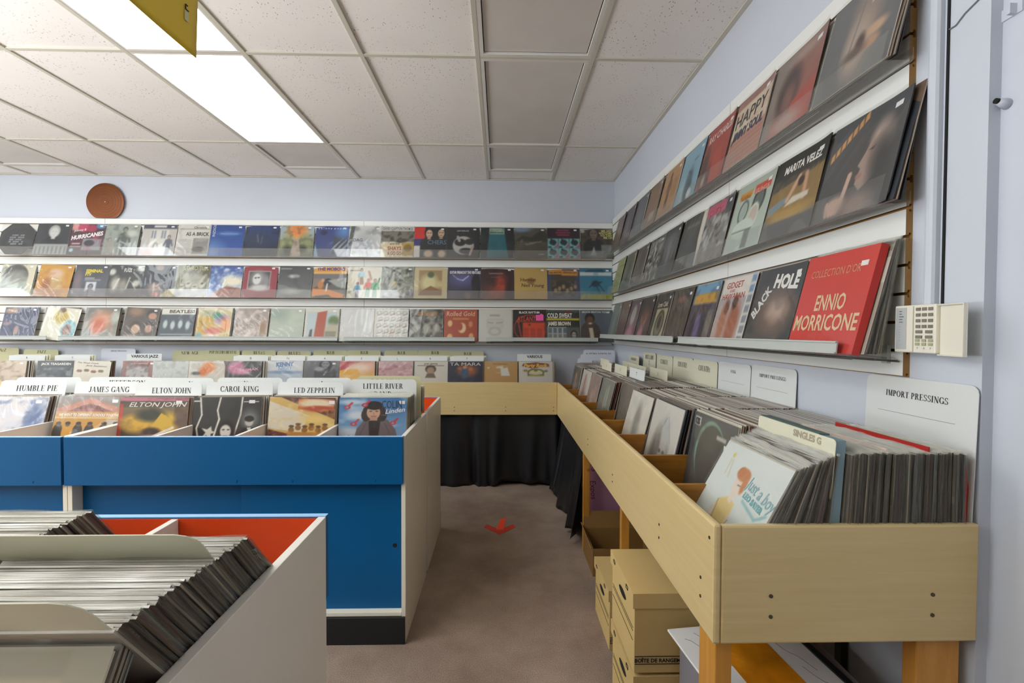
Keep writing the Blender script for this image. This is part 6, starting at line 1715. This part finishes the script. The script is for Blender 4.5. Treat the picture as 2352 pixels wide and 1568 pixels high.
cover('white sleeve with a soft grey drawing of a pale haired man', 'c6c3bc', 'cecbc4', lambda p: (p.e(.48, .3, .3, .4, '6f6a66', .25), p.e(.55, .56, .2, .26, 'b5b8b8', .3), p.e(.58, .34, .14, .24, 'bdb6b0', .25), p.e(.53, .4, .04, .025, '5d5856', .4), p.e(.66, .4, .04, .025, '5d5856', .4), p.ln(.6, .38, .61, .27, .012, '98918b'), p.e(.6, .2, .05, .015, '7a706a', .4), p.e(.42, .45, .08, .2, '7d7976', .4), p.r(.2, 0, .9, .06, '57534f', .8), p.ln(.4, .62, .55, .82, .01, '9a9997'), p.ln(.8, .55, .6, .84, .01, 'a3a29f')), [], (.604, Yc, ZR), YR, math.radians(13), GR, n=80, sticker=False, bag=.9, edge='c0bdb3')
x = .615
for q in range(24):
    pack.add((x, Yc + R.uniform(-.008, .004), ZR + R.uniform(0, .006)), YR + R.uniform(-.01, .01), math.radians(12.5 - 6 * q / 24))
    x += .007
while x < 1.07:
    pack.add((x, Yc + R.uniform(-.008, .004), ZR), YR + R.uniform(-.01, .01), math.radians(4))
    x += .006
# farther compartments
FAR = [
 (2.215, .585, 15, 'white sleeve with a grey smudge seen past the pale haired man sleeve', 'cfcbbf', 'd6d3c8', lambda p: (p.e(.55, .55, .14, .3, '8d8c88', .4), p.nz(4, .3, 75, 'b5b3ac')), []),
 (2.55, .64, 10, 'plain brown grey front sleeve in the fifth compartment of the right bin', '6a625a', '726a62', None, []),
 (2.85, .575, 14, 'grey sleeve with tall green and yellow letters in the right bin', '63655f', '7c7d78', lambda p: (p.r(.5, .45, .6, .85, '9aa496'), p.r(.66, .5, .74, .9, 'aab2a4'), p.r(.35, .05, .7, .3, 'a8a45c'), p.nz(5, .4, 76, '85867f')), []),
 (3.16, .57, 13, 'rosy brown blurred sleeve in the right bin', '98817a', '8f7a78', lambda p: (p.nz(5, .6, 77, 'b59a90'), p.e(.5, .3, .2, .3, 'c2a894', .5)), []),
 (3.49, .575, 12, 'white and red streaked sleeve in the right bin', 'c3bcb6', 'cbc5bf', lambda p: (p.p([(.2, 0), (.45, .9), (.55, .9), (.4, 0)], '9a5650'), p.e(.5, .5, .2, .3, 'a98a84', .6)), []),
 (3.83, .57, 10, 'glossy black and pink sleeve with an orange dot in the right bin', '57504d', '4a4644', lambda p: (p.e(.5, .75, .1, .1, 'c9943c'), p.e(.5, .4, .2, .3, 'a07a76', .5), p.nz(4, .4, 78, '8d8480')), []),
]
for k, (yc, x0, ln, lab, bg, tp, fn, tx) in enumerate(FAR):
    cover(lab, bg, tp, fn, tx, (x0, yc, ZR), YR + R.uniform(-.02, .02), math.radians(ln), GR, n=30, sticker=False, bag=1.6)
    x = x0 + .010
    q = 0
    while x < 1.06:
        pack.add((x, yc + R.uniform(-.01, .004), ZR), YR + R.uniform(-.015, .015), math.radians(max(1.0, ln - .35 * q)))
        x += .0105
        q += 1
cover('sleeve facing the room in the corner of the bins below the REGGAE card', '6d6460', '8d8480', lambda p: (p.e(.6, .8, .1, .1, 'c59a4a'), p.e(.35, .82, .08, .1, '2a2828'), p.e(.4, .4, .3, .3, 'a9968c', .6), p.nz(5, .5, 79, 'd0cbc4')), [], (.815, 4.13, ZW), .05, math.radians(9), GR, n=30, bag=2.0, sticker=False)
for q in range(12):
    pack.add((.815 + .006 * q, 4.145 + .012 * q, ZW), R.uniform(-.02, .02), math.radians(8))
divider('white card reading REGGAE in the corner of the bins', .32, .352, (.86, 4.30, ZW), 0, .08, M['lavcard'], [('REGGAE', .02, .03, .018, {'serif': 1})], 'heading cards in the corner', r=.015)
divider('blank white card between the REGGAE and INTERNATIONAL cards', .32, .385, (.90, 4.38, ZW), 0, .08, M['lavcard'], [], 'heading cards in the corner', r=.015)
divider('white card reading INTERNATIONAL in the corner of the bins', .30, .42, (.925, 4.45, ZW), 0, .06, M['lavcard'], [('InTERNATIONAL', 0, .04, .026, {'serif': 1, 'w': .24})], 'heading cards in the corner', r=.02)
LETR = [(2.85, .80, 'T'), (2.85, .93, 'I'), (3.16, .78, 'I'), (3.16, .90, 'F'), (3.49, .76, 'I'), (3.49, .92, 'S'), (3.83, .82, 'A')]
for k, (yc, xx, s) in enumerate(LETR):
    divider('cream index card with letter %s in the right bin, %s' % (s, ('behind the green lettered sleeve', 'second behind the green lettered sleeve', 'behind the rosy sleeve', 'second behind the rosy sleeve', 'behind the red streaked sleeve', 'second behind the red streaked sleeve', 'behind the orange dot sleeve')[k]),
            .318, .372, (xx, yc, ZR), YR, .05, M['white' if k == 0 else 'cream'], [(s, 0, .03, .022, {})], 'letter cards in the right bin', r=.006)
WALLC = [(1.235, .335, .472, 'IMPORT PRESSINGS', 'lavcard', .0165, .046, 'nearest the camera', 1), (1.90, .318, .455, 'IMPORT PRESSINGS', 'lavcard', .014, .042, 'farther one', 1), (2.22, .31, .448, 'FOLK', 'lavcard', .014, .04, '', 1),
         (2.54, .31, .442, 'COUNTRy', 'tan', .03, .045, 'near one', 0), (2.85, .315, .442, 'COUNTRY', 'tan', .03, .045, 'far one', 0), (3.17, .31, .438, 'COMEDY', 'tan', .03, .045, '', 0), (3.49, .29, .442, 'MOVIES & SHOWS', 'tan', .03, .035, '', 0), (3.80, .29, .405, 'HAWAIIAN', 'tan', .022, .03, '', 0)]
for yc, w, h, s, m, hh, dz, wh, lnn in WALLC:
    op = {'serif': 1}
    if len(s) > 9:
        op['w'] = .19
    elif not lnn:
        op['w'] = .15
    o = divider('%s heading card reading %s against the right wall%s' % ('white' if m == 'lavcard' else 'buff', s.upper(), ', ' + wh if wh else ''), w, h, (XR - .022 if yc < 3.6 else XR - .05, yc, ZR), YR, .035, M['white' if m == 'lavcard' else 'cream'],
                [(s, .0, dz, hh, op)] + ([('S', 0, dz + .04, hh, {'serif': 1})] if s.startswith('MOV') else []), 'genre heading cards against the right wall', r=.02)
    if lnn:
        MB().box(-w * .36, w * .34, -.0008, -.0002, h - dz - .052, h - dz - .0512).build('ruled_line', M['inkgrey'], o)

# ------------------------------------------------------------------ near counter, bottom left
ZN = .735
GN1 = 'records packed in the right compartment of the near counter'
GN2 = 'records packed in the second compartment of the near counter'
LN1 = 'record sleeve leaning toward the camera in the right compartment of the near counter'
LN2 = 'record sleeve leaning toward the camera in the second compartment of the near counter'
yb = 1.045
xc = -.598
cards = {}
n = 0
while yb > .735:
    f = (1.045 - yb) / .31
    ln = math.radians(42 - 5 * f)
    if .905 < yb < .912 or False:
        pass
    edge_sleeve((xc + R.uniform(-.004, .006), yb, ZN + R.uniform(0, .004)), PI + R.uniform(-.008, .008), ln, LN1, GN1, bagged=True)
    n += 1
    yb -= R.choice([.0050, .0054, .0060])
    if n == 22:
        cards[1] = (yb, ln)
        yb -= .005
divider('white plastic divider card standing proud among the near counter records', .318, .375, (xc, cards[1][0] + .001, ZN + .005), PI, math.radians(38), M['cream'], [], r=.03)
divider('large white plastic divider card nearest the camera in the near counter', .318, .365, (xc - .002, yb - .003, ZN + .02), PI, math.radians(37.5), M['cream'], [], r=.03)
yb = 1.115
xc2 = -.935
n = 0
while yb > .80:
    ln = math.radians(38)
    edge_sleeve((xc2 + R.uniform(-.004, .006), yb, ZN + R.uniform(0, .004)), PI + R.uniform(-.008, .008), ln, LN2, GN2, bagged=True)
    n += 1
    yb -= .0060
    if n == 34:
        divider('white plastic divider card in the second compartment of the near counter', .318, .375, (xc2, yb + .001, ZN + .005), PI, math.radians(37), M['cream'], [], r=.03)
        yb -= .005
# lower records at the far end of the same compartment, by the orange lining
for q in range(7):
    edge_sleeve((-.596 + R.uniform(-.004, .006), 1.115 - .0085 * q, .7005 + .003 * q), PI, math.radians(49 - q), 'pale record sleeve slumped low beside the orange lining in the near counter', 'slumped pale records by the orange lining', k=(7, 11, 6, 7, 11, 7, 6)[q], bagged=True)
# facing counter on the camera side
counter('white ended record counter on the camera side, its bin just below the picture', -1.815, -.016, False)
cover('cream inner sleeve with a red dot in a clear bag, bottom left corner', 'd0c9ac', 'cfc8ab', lambda p: (p.r(0, .9, 1, 1, 'a8a596'), p.r(.86, 0, 1, 1, 'b3b0a0'), p.r(0, 0, .06, 1, 'b3b0a0'), p.e(.72, .66, .075, .085, 'a8241c'), p.e(.4, .8, .1, .02, '4a4238'), p.nz(2, .15, 81, 'c2bb9a')), [], (-.598, .385, .7005), 0.0, math.radians(32), 'records facing the camera below the picture edge', n=60, sticker=False, bag=.8, edge='c9c3ac')
for q in range(6):
    pack.add((-.598, .40 + .006 * q, .7005), 0, math.radians(31.5))
pack.build('tightly packed record sleeves behind the front ones, only their edges showing')
